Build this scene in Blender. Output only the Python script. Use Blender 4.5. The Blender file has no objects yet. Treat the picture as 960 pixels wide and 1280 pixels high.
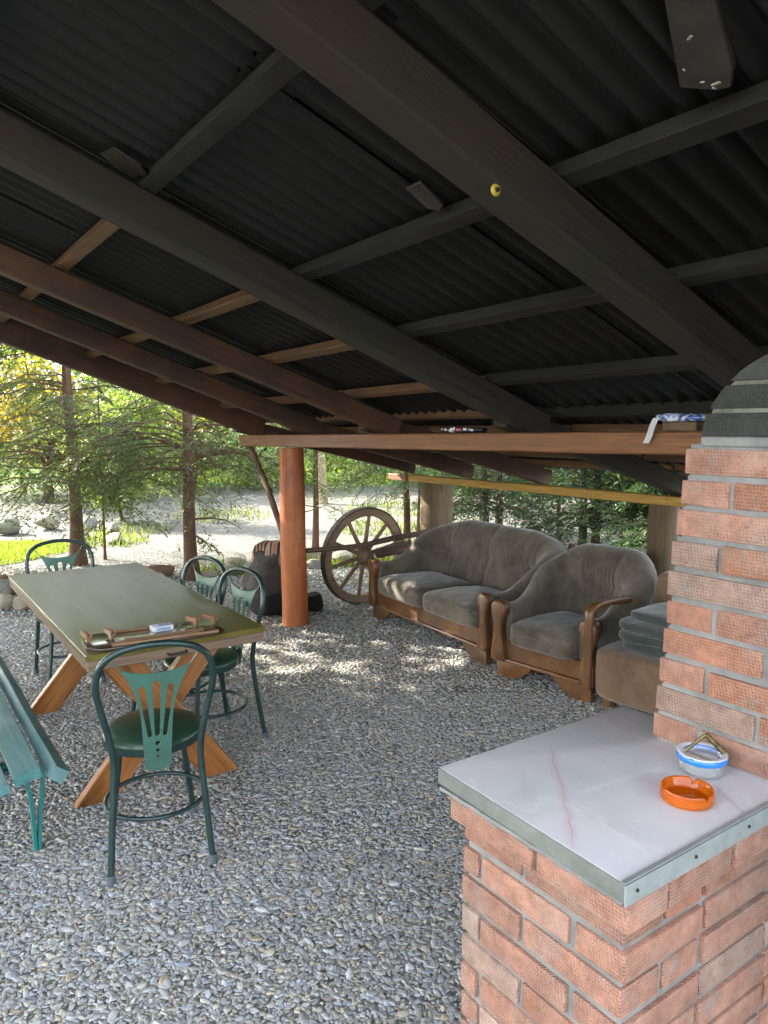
import bpy, bmesh, math, random
import numpy as np
from mathutils import Vector, Matrix, noise

R = math.radians
PI = math.pi
scene = bpy.context.scene
COL = scene.collection
rng = np.random.default_rng(11)
random.seed(5)

# ------------------------------------------------------------------ materials
class NT:
    def __init__(s, name):
        s.m = bpy.data.materials.new(name)
        s.m.use_nodes = True
        s.t = s.m.node_tree
        s.t.nodes.clear()
        s.out = s.t.nodes.new('ShaderNodeOutputMaterial')

    def n(s, typ, ins=None, **props):
        nd = s.t.nodes.new('ShaderNode' + typ)
        for k, v in props.items():
            setattr(nd, k, v)
        for k, v in (ins or {}).items():
            s.set(nd.inputs[k], v)
        return nd

    def set(s, sock, v):
        if hasattr(v, 'node') and hasattr(v, 'is_output'):
            s.t.links.new(v, sock)
        elif isinstance(v, (tuple, list)) and sock.type == 'RGBA' and len(v) == 3:
            sock.default_value = (*v, 1)
        else:
            sock.default_value = v

    def math(s, op, a, b=0.0, clamp=False):
        nd = s.n('Math', {0: a, 1: b}, operation=op)
        nd.use_clamp = clamp
        return nd.outputs[0]

    def mix(s, fac, a, b, blend='MIX'):
        nd = s.t.nodes.new('ShaderNodeMix')
        nd.data_type = 'RGBA'
        nd.blend_type = blend
        s.set(nd.inputs[0], fac)
        s.set(nd.inputs[6], a)
        s.set(nd.inputs[7], b)
        return nd.outputs[2]

    def ramp(s, fac, stops, interp='LINEAR'):
        nd = s.t.nodes.new('ShaderNodeValToRGB')
        cr = nd.color_ramp
        cr.interpolation = interp
        while len(cr.elements) < len(stops):
            cr.elements.new(0.5)
        for e, (p, c) in zip(cr.elements, stops):
            e.position = p
            e.color = (*c, 1) if isinstance(c, (tuple, list)) else (c, c, c, 1)
        s.set(nd.inputs[0], fac)
        return nd.outputs[0]

    def coords(s, scale=(1, 1, 1), obj=True, rand=True):
        tc = s.n('TexCoord')
        v = tc.outputs['Object']
        if rand:
            oi = s.n('ObjectInfo')
            off = s.math('MULTIPLY', oi.outputs['Random'], 37.0)
            cb = s.n('CombineXYZ', {0: off, 1: off, 2: off})
            v = s.n('VectorMath', {0: v, 1: cb.outputs[0]}, operation='ADD').outputs[0]
        mp = s.n('Mapping', {'Vector': v, 'Scale': scale})
        return mp.outputs[0]

    def noise(s, vec, scale, detail=4, rough=0.55, dist=0.0):
        nd = s.n('TexNoise', {'Scale': scale, 'Detail': detail, 'Roughness': rough, 'Distortion': dist})
        if vec is not None:
            s.set(nd.inputs['Vector'], vec)
        return nd.outputs['Fac']

    def bump(s, h, strength=0.3, dist=0.01, normal=None):
        nd = s.n('Bump', {'Height': h, 'Strength': strength, 'Distance': dist})
        if normal is not None:
            s.set(nd.inputs['Normal'], normal)
        return nd.outputs[0]

    def bsdf(s, **ins):
        nd = s.n('BsdfPrincipled')
        for k, v in ins.items():
            s.set(nd.inputs[k.replace('_', ' ')], v)
        s.t.links.new(nd.outputs[0], s.out.inputs[0])
        return nd


def m_wood(name, c1, c2, rough=0.6, grain=16.0, coat=0.0, dirt=None, bump=0.35, knots=True, fine=0.5, croug=0.18, cracks=None):
    t = NT(name)
    v = t.coords((1, 1, 1))
    va = t.n('Mapping', {'Vector': v, 'Scale': (0.9, grain, grain)}).outputs[0]
    vb = t.n('Mapping', {'Vector': v, 'Scale': (5, 160, 160)}).outputs[0]
    a = t.noise(va, 1.0, 5, 0.6, 0.6)
    b = t.noise(vb, 1.0, 3, 0.6)
    col = t.ramp(a, [(0.3, c1), (0.68, c2)])
    fg = t.ramp(b, [(0.3, 1 - fine), (0.62, 1.0)])
    col = t.mix(1.0, col, fg, 'MULTIPLY')
    if knots:
        vk = t.n('Mapping', {'Vector': v, 'Scale': (3.0, 9, 9)}).outputs[0]
        vo = t.n('TexVoronoi', {'Vector': vk, 'Scale': 1.0, 'Randomness': 1.0})
        k = t.ramp(vo.outputs['Distance'], [(0.10, 1.0), (0.2, 0.0)])
        col = t.mix(t.math('MULTIPLY', k, 0.65), col, tuple(x * 0.35 for x in c1))
    if cracks:
        vc = t.n('Mapping', {'Vector': v, 'Scale': (0.55, 17, 17)}).outputs[0]
        cn = t.noise(vc, 1.0, 3, 0.5, 0.3)
        cm = t.math('MULTIPLY', t.ramp(t.math('ABSOLUTE', t.math('SUBTRACT', cn, 0.5)), [(0.0, 1.0), (0.014, 0.0)]), t.ramp(t.noise(v, 1.7, 2), [(0.45, 0.0), (0.55, 1.0)]))
        col = t.mix(t.math('MULTIPLY', cm, 0.8), col, tuple(x * .2 for x in c1))
        tint = t.noise(t.n('Mapping', {'Vector': v, 'Scale': (0.7, 3, 3)}).outputs[0], 1.0, 4, 0.6)
        col = t.mix(t.ramp(tint, [(0.45, 0.0), (0.65, 0.6)]), col, cracks)
    if dirt:
        d = t.noise(v, 2.3, 6, 0.65)
        col = t.mix(t.ramp(d, [(0.42, 0.0), (0.65, 0.9)]), col, dirt)
    h = t.math('ADD', t.math('MULTIPLY', a, 0.6), t.math('MULTIPLY', b, 0.5))
    t.bsdf(Base_Color=col, Roughness=t.ramp(a, [(0.3, max(0, rough - .1)), (0.7, min(1, rough + .1))]), Normal=t.bump(h, bump, 0.004),
           Coat_Weight=coat, Coat_Roughness=croug)
    return t.m


def m_plain(name, c, rough=0.5, metal=0.0, var=0.25, scale=6.0, bump=0.12, coat=0.0, c2=None, bscale=90):
    t = NT(name)
    v = t.coords()
    a = t.noise(v, scale, 5, 0.6)
    d = c2 if c2 else tuple(x * (1 - var) for x in c)
    col = t.ramp(a, [(0.35, d), (0.66, c)])
    b = t.noise(v, bscale, 3, 0.6)
    t.bsdf(Base_Color=col, Roughness=t.ramp(a, [(0.3, min(1, rough + .12)), (0.7, max(.02, rough - .05))]), Metallic=metal,
           Normal=t.bump(b, bump, 0.002), Coat_Weight=coat, Coat_Roughness=0.1)
    return t.m


def m_velour(name, c1, c2, c3):
    t = NT(name)
    v = t.coords()
    a = t.noise(v, 3.2, 6, 0.65, 0.8)
    b = t.noise(v, 14.0, 5, 0.7, 0.5)
    f = t.noise(v, 420.0, 2, 0.5)
    col = t.ramp(a, [(0.32, c1), (0.5, c2), (0.68, c3)])
    col = t.mix(t.ramp(b, [(0.42, 0.0), (0.7, 0.55)]), col, c3)
    wr = t.noise(t.n('Mapping', {'Vector': v, 'Scale': (5, 6, 4)}).outputs[0], 1.0, 3, 0.55, 0.7)
    n1 = t.bump(wr, 0.5, 0.035)
    n2 = t.bump(f, 0.25, 0.0015, n1)
    t.bsdf(Base_Color=col, Roughness=0.92, Sheen_Weight=0.35, Sheen_Roughness=0.5, Normal=n2)
    return t.m


def m_leaf(name, trans=0.4):
    t = NT(name)
    at = t.n('Attribute', attribute_name='Col')
    c = at.outputs['Color']
    d = t.n('BsdfPrincipled', {'Base Color': c, 'Roughness': 0.55})
    tc = t.mix(1.0, c, (0.95, 1.0, 0.6), 'MULTIPLY')
    tb = t.n('BsdfTranslucent', {'Color': t.mix(1.0, tc, (1.7, 1.7, 1.7), 'MULTIPLY')})
    mx = t.n('MixShader', {0: trans, 1: d.outputs[0], 2: tb.outputs[0]})
    t.t.links.new(mx.outputs[0], t.out.inputs[0])
    return t.m


def m_gravel(name, k=1.0):
    t = NT(name)
    v = t.n('TexCoord').outputs['Object']
    wob = t.noise(v, 60.0, 2)
    v2 = t.n('VectorMath', {0: v, 1: t.n('VectorMath', {0: t.n('TexNoise', {'Vector': v, 'Scale': 70.0}).outputs['Color'], 'Scale': 0.012}, operation='SCALE').outputs[0]}, operation='ADD').outputs[0]
    vo = t.n('TexVoronoi', {'Vector': v2, 'Scale': 44.0, 'Randomness': 1.0})
    cellr = t.n('SeparateColor', {0: vo.outputs['Color']}).outputs[0]
    col = t.ramp(cellr, [(p_, tuple(x * k for x in c_)) for p_, c_ in [(0.0, (.11, .11, .108)), (0.35, (.18, .176, .165)), (0.62, (.25, .243, .222)), (0.8, (.23, .205, .16)), (0.93, (.36, .35, .31))]])
    gap = t.ramp(vo.outputs['Distance'], [(0.45, 1.0), (0.85, 0.55)])
    col = t.mix(1.0, col, gap, 'MULTIPLY')
    big = t.noise(v, 0.55, 4, 0.6)
    col = t.mix(t.ramp(big, [(0.4, 0.0), (0.7, 0.55)]), col, tuple(x * k for x in (.21, .18, .12)))
    h = t.ramp(vo.outputs['Distance'], [(0.0, 1.0), (0.8, 0.0)])
    t.bsdf(Base_Color=col, Roughness=0.85, Normal=t.bump(h, 1.0, 0.012))
    return t.m


def m_pebble(name):
    t = NT(name)
    at = t.n('Attribute', attribute_name='Col')
    v = t.n('TexCoord').outputs['Object']
    a = t.noise(v, 160.0, 4, 0.7)
    col = t.mix(1.0, at.outputs['Color'], t.ramp(a, [(0.3, 0.72), (0.7, 1.15)]), 'MULTIPLY')
    t.bsdf(Base_Color=col, Roughness=0.88, Normal=t.bump(a, 0.3, 0.002))
    return t.m


def m_brick(name):
    t = NT(name)
    at = t.n('Attribute', attribute_name='Col')
    v = t.n('TexCoord').outputs['Object']
    sep = t.n('SeparateXYZ', {0: v})
    u = t.math('ADD', sep.outputs[0], sep.outputs[1])
    wv = t.noise(v, 30.0, 2)
    u = t.math('ADD', u, t.math('MULTIPLY', wv, 0.014))
    u = t.math('ADD', u, t.math('MULTIPLY', at.outputs['Fac'], 3.7))
    z = sep.outputs[2]
    p = t.math('SINE', t.math('ADD', t.math('MULTIPLY', u, 420.0), t.math('MULTIPLY', z, 330.0)))
    q = t.math('SINE', t.math('SUBTRACT', t.math('MULTIPLY', u, 420.0), t.math('MULTIPLY', z, 520.0)))
    dim = t.math('MULTIPLY', p, q)
    dim = t.ramp(dim, [(0.0, 0.0), (0.55, 1.0)])
    fac = t.math('MULTIPLY', at.outputs['Alpha'], t.ramp(t.noise(v, 11.0, 4, 0.6), [(0.34, 0.15), (0.56, 1.0)]))
    a = t.noise(v, 26.0, 6, 0.7)
    f = t.noise(v, 260.0, 3, 0.7)
    big = t.noise(v, 7.0, 4, 0.6)
    clean = t.math('GREATER_THAN', at.outputs['Alpha'], 0.52)
    col = t.mix(1.0, at.outputs['Color'], t.ramp(a, [(0.3, 0.66), (0.68, 1.2)]), 'MULTIPLY')
    col = t.mix(t.math('MULTIPLY', clean, t.ramp(big, [(0.5, 0.0), (0.72, 0.55)])), col, (.40, .31, .25))
    cem = t.noise(v, 17.0, 6, 0.75, 0.6)
    col = t.mix(t.math('MULTIPLY', clean, t.ramp(cem, [(0.55, 0.0), (0.72, 0.6)])), col, (.33, .31, .29))
    drk = t.noise(v, 9.0, 5, 0.7)
    col = t.mix(t.ramp(drk, [(0.58, 0.0), (0.75, 0.45)]), col, (.14, .085, .06))
    sp = t.ramp(f, [(0.28, 1.0), (0.36, 0.0)])
    col = t.mix(t.math('MULTIPLY', sp, 0.7), col, (.09, .05, .04))
    dimc = t.mix(t.math('MULTIPLY', fac, 1.0), (1, 1, 1), t.ramp(dim, [(0.0, 1.08), (1.0, 0.84)]))
    col = t.mix(1.0, col, dimc, 'MULTIPLY')
    h = t.math('SUBTRACT', t.math('MULTIPLY', f, 0.35), t.math('MULTIPLY', t.math('MULTIPLY', dim, fac), 1.0))
    t.bsdf(Base_Color=col, Roughness=0.88, Normal=t.bump(t.math('ADD', t.math('MULTIPLY', a, 0.9), h), 0.85, 0.005))
    return t.m


VEINS = [(-.03, .19, -.33, -.15, .0018, .7, (.46, .22, .21)), (-.16, .004, .125, -.032, .0018, .5, (.78, .77, .77)), (.105, -.13, .036, -.256, .0014, .7, (.36, .20, .18)), (-.15, .16, -.27, .03, .0012, .25, (.46, .28, .26))]
def m_slab(name):
    t = NT(name)
    v = t.n('TexCoord').outputs['Object']
    cl = t.noise(v, 3.5, 5, 0.55, 0.6)
    col = t.ramp(cl, [(0.36, (.50, .51, .51)), (0.52, (.58, .56, .57)), (0.66, (.63, .595, .60))])
    vn = t.noise(t.n('Mapping', {'Vector': v, 'Rotation': (0, 0, 0.35), 'Location': (1.7, .4, 0), 'Scale': (2.6, .8, 1)}).outputs[0], 1.3, 6, 0.5, 0.35)
    vein = t.ramp(t.math('ABSOLUTE', t.math('SUBTRACT', vn, 0.5)), [(0.0, 1.0), (0.012, 0.0)])
    soft = t.ramp(t.math('ABSOLUTE', t.math('SUBTRACT', vn, 0.5)), [(0.0, 1.0), (0.06, 0.0)])
    mk = t.ramp(t.noise(v, 3.3, 2), [(0.44, 0.0), (0.60, 1.0)])
    col = t.mix(t.math('MULTIPLY', t.math('MULTIPLY', soft, mk), 0.10), col, (.54, .36, .35))
    col = t.mix(t.math('MULTIPLY', t.math('MULTIPLY', vein, mk), 0.15), col, (.40, .17, .16))
    v3 = t.noise(t.n('Mapping', {'Vector': v, 'Rotation': (0, 0, -0.9), 'Location': (3, 1, 0), 'Scale': (2.0, 1.0, 1)}).outputs[0], 1.4, 5, 0.5, 0.4)
    wv = t.ramp(t.math('ABSOLUTE', t.math('SUBTRACT', v3, 0.52)), [(0.0, 1.0), (0.010, 0.0)])
    col = t.mix(t.math('MULTIPLY', wv, 0.3), col, (.76, .75, .76))
    sp3 = t.n('SeparateXYZ', {0: v})
    wob = t.math('MULTIPLY', t.math('SUBTRACT', t.noise(v, 11.0, 5, 0.65), 0.5), 0.045)
    for (ax, ay, bx_, by_, wd_, st_, cc_) in VEINS:
        L_ = math.hypot(bx_ - ax, by_ - ay)
        ux, uy = (bx_ - ax) / L_, (by_ - ay) / L_
        px = t.math('SUBTRACT', sp3.outputs[0], ax)
        py = t.math('SUBTRACT', sp3.outputs[1], ay)
        tt = t.math('ADD', t.math('MULTIPLY', px, ux), t.math('MULTIPLY', py, uy))
        dd = t.math('ADD', t.math('SUBTRACT', t.math('MULTIPLY', px, uy), t.math('MULTIPLY', py, ux)), wob)
        ad = t.math('ABSOLUTE', dd)
        tn = t.math('DIVIDE', tt, L_)
        ends = t.math('MULTIPLY', t.ramp(tn, [(0.0, 0.0), (0.12, 1.0)]), t.ramp(tn, [(0.85, 1.0), (1.0, 0.0)]))
        line = t.math('MULTIPLY', t.ramp(t.math('MULTIPLY', ad, 1.0 / wd_), [(0.25, 1.0), (1.0, 0.0)]), st_)
        halo = t.math('MULTIPLY', t.ramp(t.math('MULTIPLY', ad, 1.0 / (wd_ * 9)), [(0.0, 1.0), (1.0, 0.0)]), st_ * .4)
        col = t.mix(t.math('MULTIPLY', t.math('MAXIMUM', line, halo), ends), col, cc_)
    sm = t.noise(v, 38.0, 6, 0.75, 1.5)
    col = t.mix(t.ramp(sm, [(0.60, 0.0), (0.68, 0.5)]), col, (.74, .76, .78))
    dk = t.noise(v, 46.0, 5, 0.75, 1.0)
    col = t.mix(t.ramp(dk, [(0.665, 0.0), (0.72, 0.55)]), col, (.22, .21, .20))
    t.bsdf(Base_Color=col, Roughness=t.ramp(sm, [(0.4, 0.28), (0.7, 0.5)]), Normal=t.bump(sm, 0.04, 0.002))
    return t.m


def m_roof(name):
    t = NT(name)
    v = t.coords()
    a = t.noise(v, 5.0, 6, 0.7)
    f = t.noise(v, 190.0, 3, 0.7)
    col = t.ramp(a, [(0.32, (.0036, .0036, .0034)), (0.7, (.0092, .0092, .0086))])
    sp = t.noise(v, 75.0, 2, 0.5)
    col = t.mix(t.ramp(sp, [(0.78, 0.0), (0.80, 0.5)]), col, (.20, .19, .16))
    t.bsdf(Base_Color=col, Roughness=t.ramp(a, [(0.3, 0.62), (0.7, 0.5)]), Normal=t.bump(f, 0.4, 0.002))
    return t.m


def m_glass(name, c, rough=0.03, tw=1.0):
    t = NT(name)
    t.bsdf(Base_Color=c, Roughness=rough, Transmission_Weight=tw, IOR=1.45)
    return t.m


def m_bark(name, c1, c2):
    t = NT(name)
    v = t.n('Mapping', {'Vector': t.coords(), 'Scale': (26, 26, 3.2)}).outputs[0]
    a = t.noise(v, 1.0, 6, 0.7, 0.8)
    b = t.noise(t.coords(), 3.0, 4)
    col = t.mix(t.ramp(b, [(0.4, 0.0), (0.65, 0.6)]), t.ramp(a, [(0.32, c1), (0.66, c2)]), tuple(x * 1.15 for x in c2))
    t.bsdf(Base_Color=col, Roughness=0.9, Normal=t.bump(a, 0.9, 0.012))
    return t.m


def m_stone(name, c1, c2, moss=None):
    t = NT(name)
    v = t.coords()
    a = t.noise(v, 7.0, 7, 0.7, 0.4)
    col = t.ramp(a, [(0.3, c1), (0.7, c2)])
    if moss:
        col = t.mix(t.ramp(t.noise(v, 4.0, 5), [(0.5, 0.0), (0.68, 0.75)]), col, moss)
    t.bsdf(Base_Color=col, Roughness=0.9, Normal=t.bump(a, 0.7, 0.02))
    return t.m


def m_grassland(name, c1, c2):
    t = NT(name)
    v = t.n('TexCoord').outputs['Object']
    a = t.noise(v, 1.3, 6, 0.7)
    b = t.noise(v, 45.0, 4, 0.7)
    col = t.mix(0.4, t.ramp(a, [(0.35, c1), (0.65, c2)]), t.ramp(b, [(0.3, tuple(x * .5 for x in c1)), (0.7, c2)]))
    t.bsdf(Base_Color=col, Roughness=0.9, Normal=t.bump(b, 0.8, 0.03))
    return t.m


M = {}
M['gravel'] = m_gravel('gravel', .66)  # yard gravel toned down to hold back the glare of the sun
M['gravelfloor'] = m_gravel('gravel_floor', 1.15)  # same gravel, toned up to offset the shade under the roof
M['pebble'] = m_pebble('gravel_stones')
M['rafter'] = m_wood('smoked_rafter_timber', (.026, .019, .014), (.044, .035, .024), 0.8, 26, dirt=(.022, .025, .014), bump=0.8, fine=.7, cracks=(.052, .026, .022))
M['rafter_red'] = m_wood('reddish_rafter_timber', (.060, .025, .012), (.125, .052, .024), 0.7, 26, dirt=(.036, .020, .013), bump=0.8, fine=.7, cracks=(.135, .062, .028))  # redder, paler timber tone for the rafters of the left bays
M['batten_dark'] = m_wood('smoked_shaded_batten', (.006, .0052, .0042), (.0115, .010, .0082), 0.85, 18, dirt=(.022, .021, .014))  # near battens: smoked wood, with the gloom under the roof put into the colour
M['batten'] = m_wood('fresh_lit_batten', (.15, .070, .028), (.28, .14, .055), 0.65, 18, dirt=(.10, .06, .035))  # outer battens: fresh wood, with the light from outside put into the colour
M['beam'] = m_wood('beam_timber', (.20, .075, .028), (.33, .145, .052), 0.6, 22, cracks=(.16, .062, .03))
M['beam_yellow'] = m_wood('yellow_timber', (.46, .25, .04), (.58, .35, .07), 0.55, 12, knots=False)
M['post'] = m_wood('orange_log', (.38, .088, .014), (.54, .140, .024), 0.5, 14, coat=0.1, fine=0.45, dirt=(.25, .07, .022), cracks=(.38, .13, .04))
M['log'] = m_wood('weathered_log', (.105, .068, .036), (.18, .125, .07), 0.8, 7)
M['pole'] = m_wood('dark_pole', (.10, .055, .038), (.17, .09, .06), 0.7, 10)
M['tabletop'] = m_wood('varnished_table_panel', (.100, .080, .012), (.165, .135, .022), 0.36, 7, coat=0.25, croug=0.28, knots=False, bump=0.06, fine=0.2)
M['tableedge'] = m_wood('raw_table_edge', (.20, .13, .085), (.30, .20, .13), 0.75, 20)
M['tableleg'] = m_wood('orange_table_leg', (.30, .105, .024), (.42, .165, .040), 0.5, 12, coat=0.1)
M['game'] = m_wood('dark_lacquered_board', (.050, .028, .014), (.085, .045, .022), 0.15, 12, coat=0.8, knots=False, bump=0.05)
M['gamestrip'] = m_wood('board_strip', (.24, .115, .055), (.38, .21, .11), 0.45, 24, knots=False)
M['sofawood'] = m_wood('sofa_oak', (.150, .060, .018), (.26, .112, .036), 0.42, 14, coat=0.2, knots=False, dirt=(.07, .035, .015))
M['velour'] = m_velour('grey_velour', (.046, .033, .020), (.088, .068, .046), (.155, .127, .092))
M['brownfabric'] = m_velour('brown_fabric', (.11, .060, .032), (.16, .092, .05), (.20, .125, .072))
M['greencushion'] = m_velour('dark_green_cloth', (.022, .030, .026), (.035, .046, .040), (.055, .068, .060))
M['chairmetal'] = m_plain('dark_green_enamel_tube', (.028, .062, .060), 0.32, 0.35, 0.45, 12, 0.1, 0.25)
M['splat'] = m_plain('green_pressed_metal', (.060, .155, .115), 0.42, 0.1, 0.25, 9, 0.15, 0.15)
M['vinyl'] = m_plain('green_vinyl', (.026, .070, .042), 0.30, 0.0, 0.3, 8, 0.25, 0.2, bscale=240)
M['rubber'] = m_plain('grey_plastic_foot', (.10, .115, .125), 0.7)
M['benchwood'] = m_wood('teal_painted_slat', (.045, .17, .175), (.085, .255, .25), 0.55, 14, knots=False, dirt=(.15, .24, .24))
M['benchmetal'] = m_plain('teal_flat_iron', (.018, .17, .16), 0.45, 0.1, 0.3)
M['brick'] = m_brick('textured_brick')
M['mortar'] = m_stone('cement_mortar', (.15, .148, .14), (.31, .305, .29))
M['slab'] = m_slab('marbled_tile')
M['slabedge'] = m_stone('cement_slab_edge', (.13, .14, .12), (.24, .25, .23))
M['trim'] = m_plain('aluminium_trim', (.36, .40, .39), 0.42, 0.25, 0.25, 22, 0.1)
M['screw'] = m_plain('rusty_screw', (.06, .045, .035), 0.6, 0.6)
M['soot'] = m_stone('soot', (.008, .008, .008), (.02, .02, .018))
M['roof'] = m_roof('bitumen_sheet')
M['orangeglass'] = m_glass('orange_glass', (1.0, .24, .008), 0.05, .7)
M['clearglass'] = m_glass('clear_glass', (.90, .93, .94), 0.03, .78)
M['bluepaint'] = m_plain('glossy_blue_paint', (.025, .22, .72), 0.2, 0, 0.15, 30, 0.05, 0.4)
M['whitepaint'] = m_plain('white_paint', (.74, .76, .78), 0.35, 0, 0.2, 26)
M['brass'] = m_plain('old_brass', (.26, .21, .09), 0.45, 0.8, 0.55, 60, 0.5)
M['wheelwood'] = m_wood('grey_wheel_wood', (.18, .115, .065), (.31, .205, .125), 0.75, 10, knots=False)
M['iron'] = m_plain('old_iron', (.10, .085, .07), 0.5, 0.7, 0.4, 20, 0.3)
M['black'] = m_plain('black_cloth', (.010, .010, .011), 0.85, 0, 0.4, 8)
M['greycloth'] = m_plain('grey_sack_cloth', (.055, .05, .045), 0.9, 0, 0.4, 8)
M['bark'] = m_bark('red_brown_bark', (.050, .024, .015), (.15, .080, .048))
M['barkdark'] = m_bark('dark_bark', (.030, .020, .016), (.075, .05, .038))
M['barkpale'] = m_bark('pale_bark', (.20, .14, .08), (.34, .26, .17))
M['leaf'] = m_leaf('conifer_leaf', 0.35)
M['leafb'] = m_leaf('broad_leaf', 0.5)
M['rock'] = m_stone('pale_rock', (.20, .17, .12), (.42, .37, .28))
M['rockgrey'] = m_stone('mossy_grey_rock', (.16, .15, .13), (.33, .32, .28), (.11, .13, .04))
M['rockbrown'] = m_stone('brown_rock', (.13, .075, .045), (.28, .18, .12))
M['grass'] = m_grassland('lawn_turf', (.08, .13, .015), (.20, .25, .03))
M['bank'] = m_grassland('bank_turf', (.07, .13, .02), (.16, .22, .05))
M['yellowcap'] = m_plain('yellow_washer', (.62, .46, .06), 0.4)
M['foil'] = m_plain('grey_film', (.050, .046, .036), 0.5, 0, 0.5, 14)
M['fleck'] = m_plain('pale_fleck', (.5, .48, .36), 0.8)
M['paper'] = m_plain('paper', (.66, .65, .66), 0.7, 0, 0.1)
M['pink'] = m_plain('pink_print', (.62, .04, .16), 0.4)
M['darkpack'] = m_plain('dark_wrapper', (.015, .017, .022), 0.25)
M['stripe'] = None

def m_stripe():
    t = NT('striped_brown_cloth')
    v = t.n('TexCoord').outputs['Object']
    w = t.noise(v, 4.0, 3)
    sx = t.n('SeparateXYZ', {0: v}).outputs[0]
    sy = t.n('SeparateXYZ', {0: v}).outputs[1]
    u = t.math('ADD', t.math('SUBTRACT', sx, sy), t.math('MULTIPLY', w, 0.09))
    s1 = t.math('SINE', t.math('MULTIPLY', u, 125.0))
    s2 = t.math('SINE', t.math('MULTIPLY', u, 55.0))
    col = t.ramp(s1, [(0.1, (.045, .03, .025)), (0.55, (.30, .22, .17))])
    col = t.mix(t.ramp(s2, [(0.55, 0.0), (0.85, 1.0)]), col, (.36, .15, .075))
    t.bsdf(Base_Color=col, Roughness=0.95, Normal=t.bump(t.noise(v, 300.0), 0.3, 0.002))
    return t.m
M['stripe'] = m_stripe()

# ------------------------------------------------------------------ mesh helpers
def box_data(sx, sy, sz, bev=0.0, seg=1):
    bm = bmesh.new()
    bmesh.ops.create_cube(bm, size=1)
    for v in bm.verts:
        v.co = Vector((v.co.x * sx, v.co.y * sy, v.co.z * sz))
    if bev > 0:
        bmesh.ops.bevel(bm, geom=bm.edges[:], offset=bev, segments=seg, profile=0.5, affect='EDGES')
    bm.verts.index_update()
    vs = [v.co.copy() for v in bm.verts]
    fs = [[v.index for v in f.verts] for f in bm.faces]
    bm.free()
    return vs, fs


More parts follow.
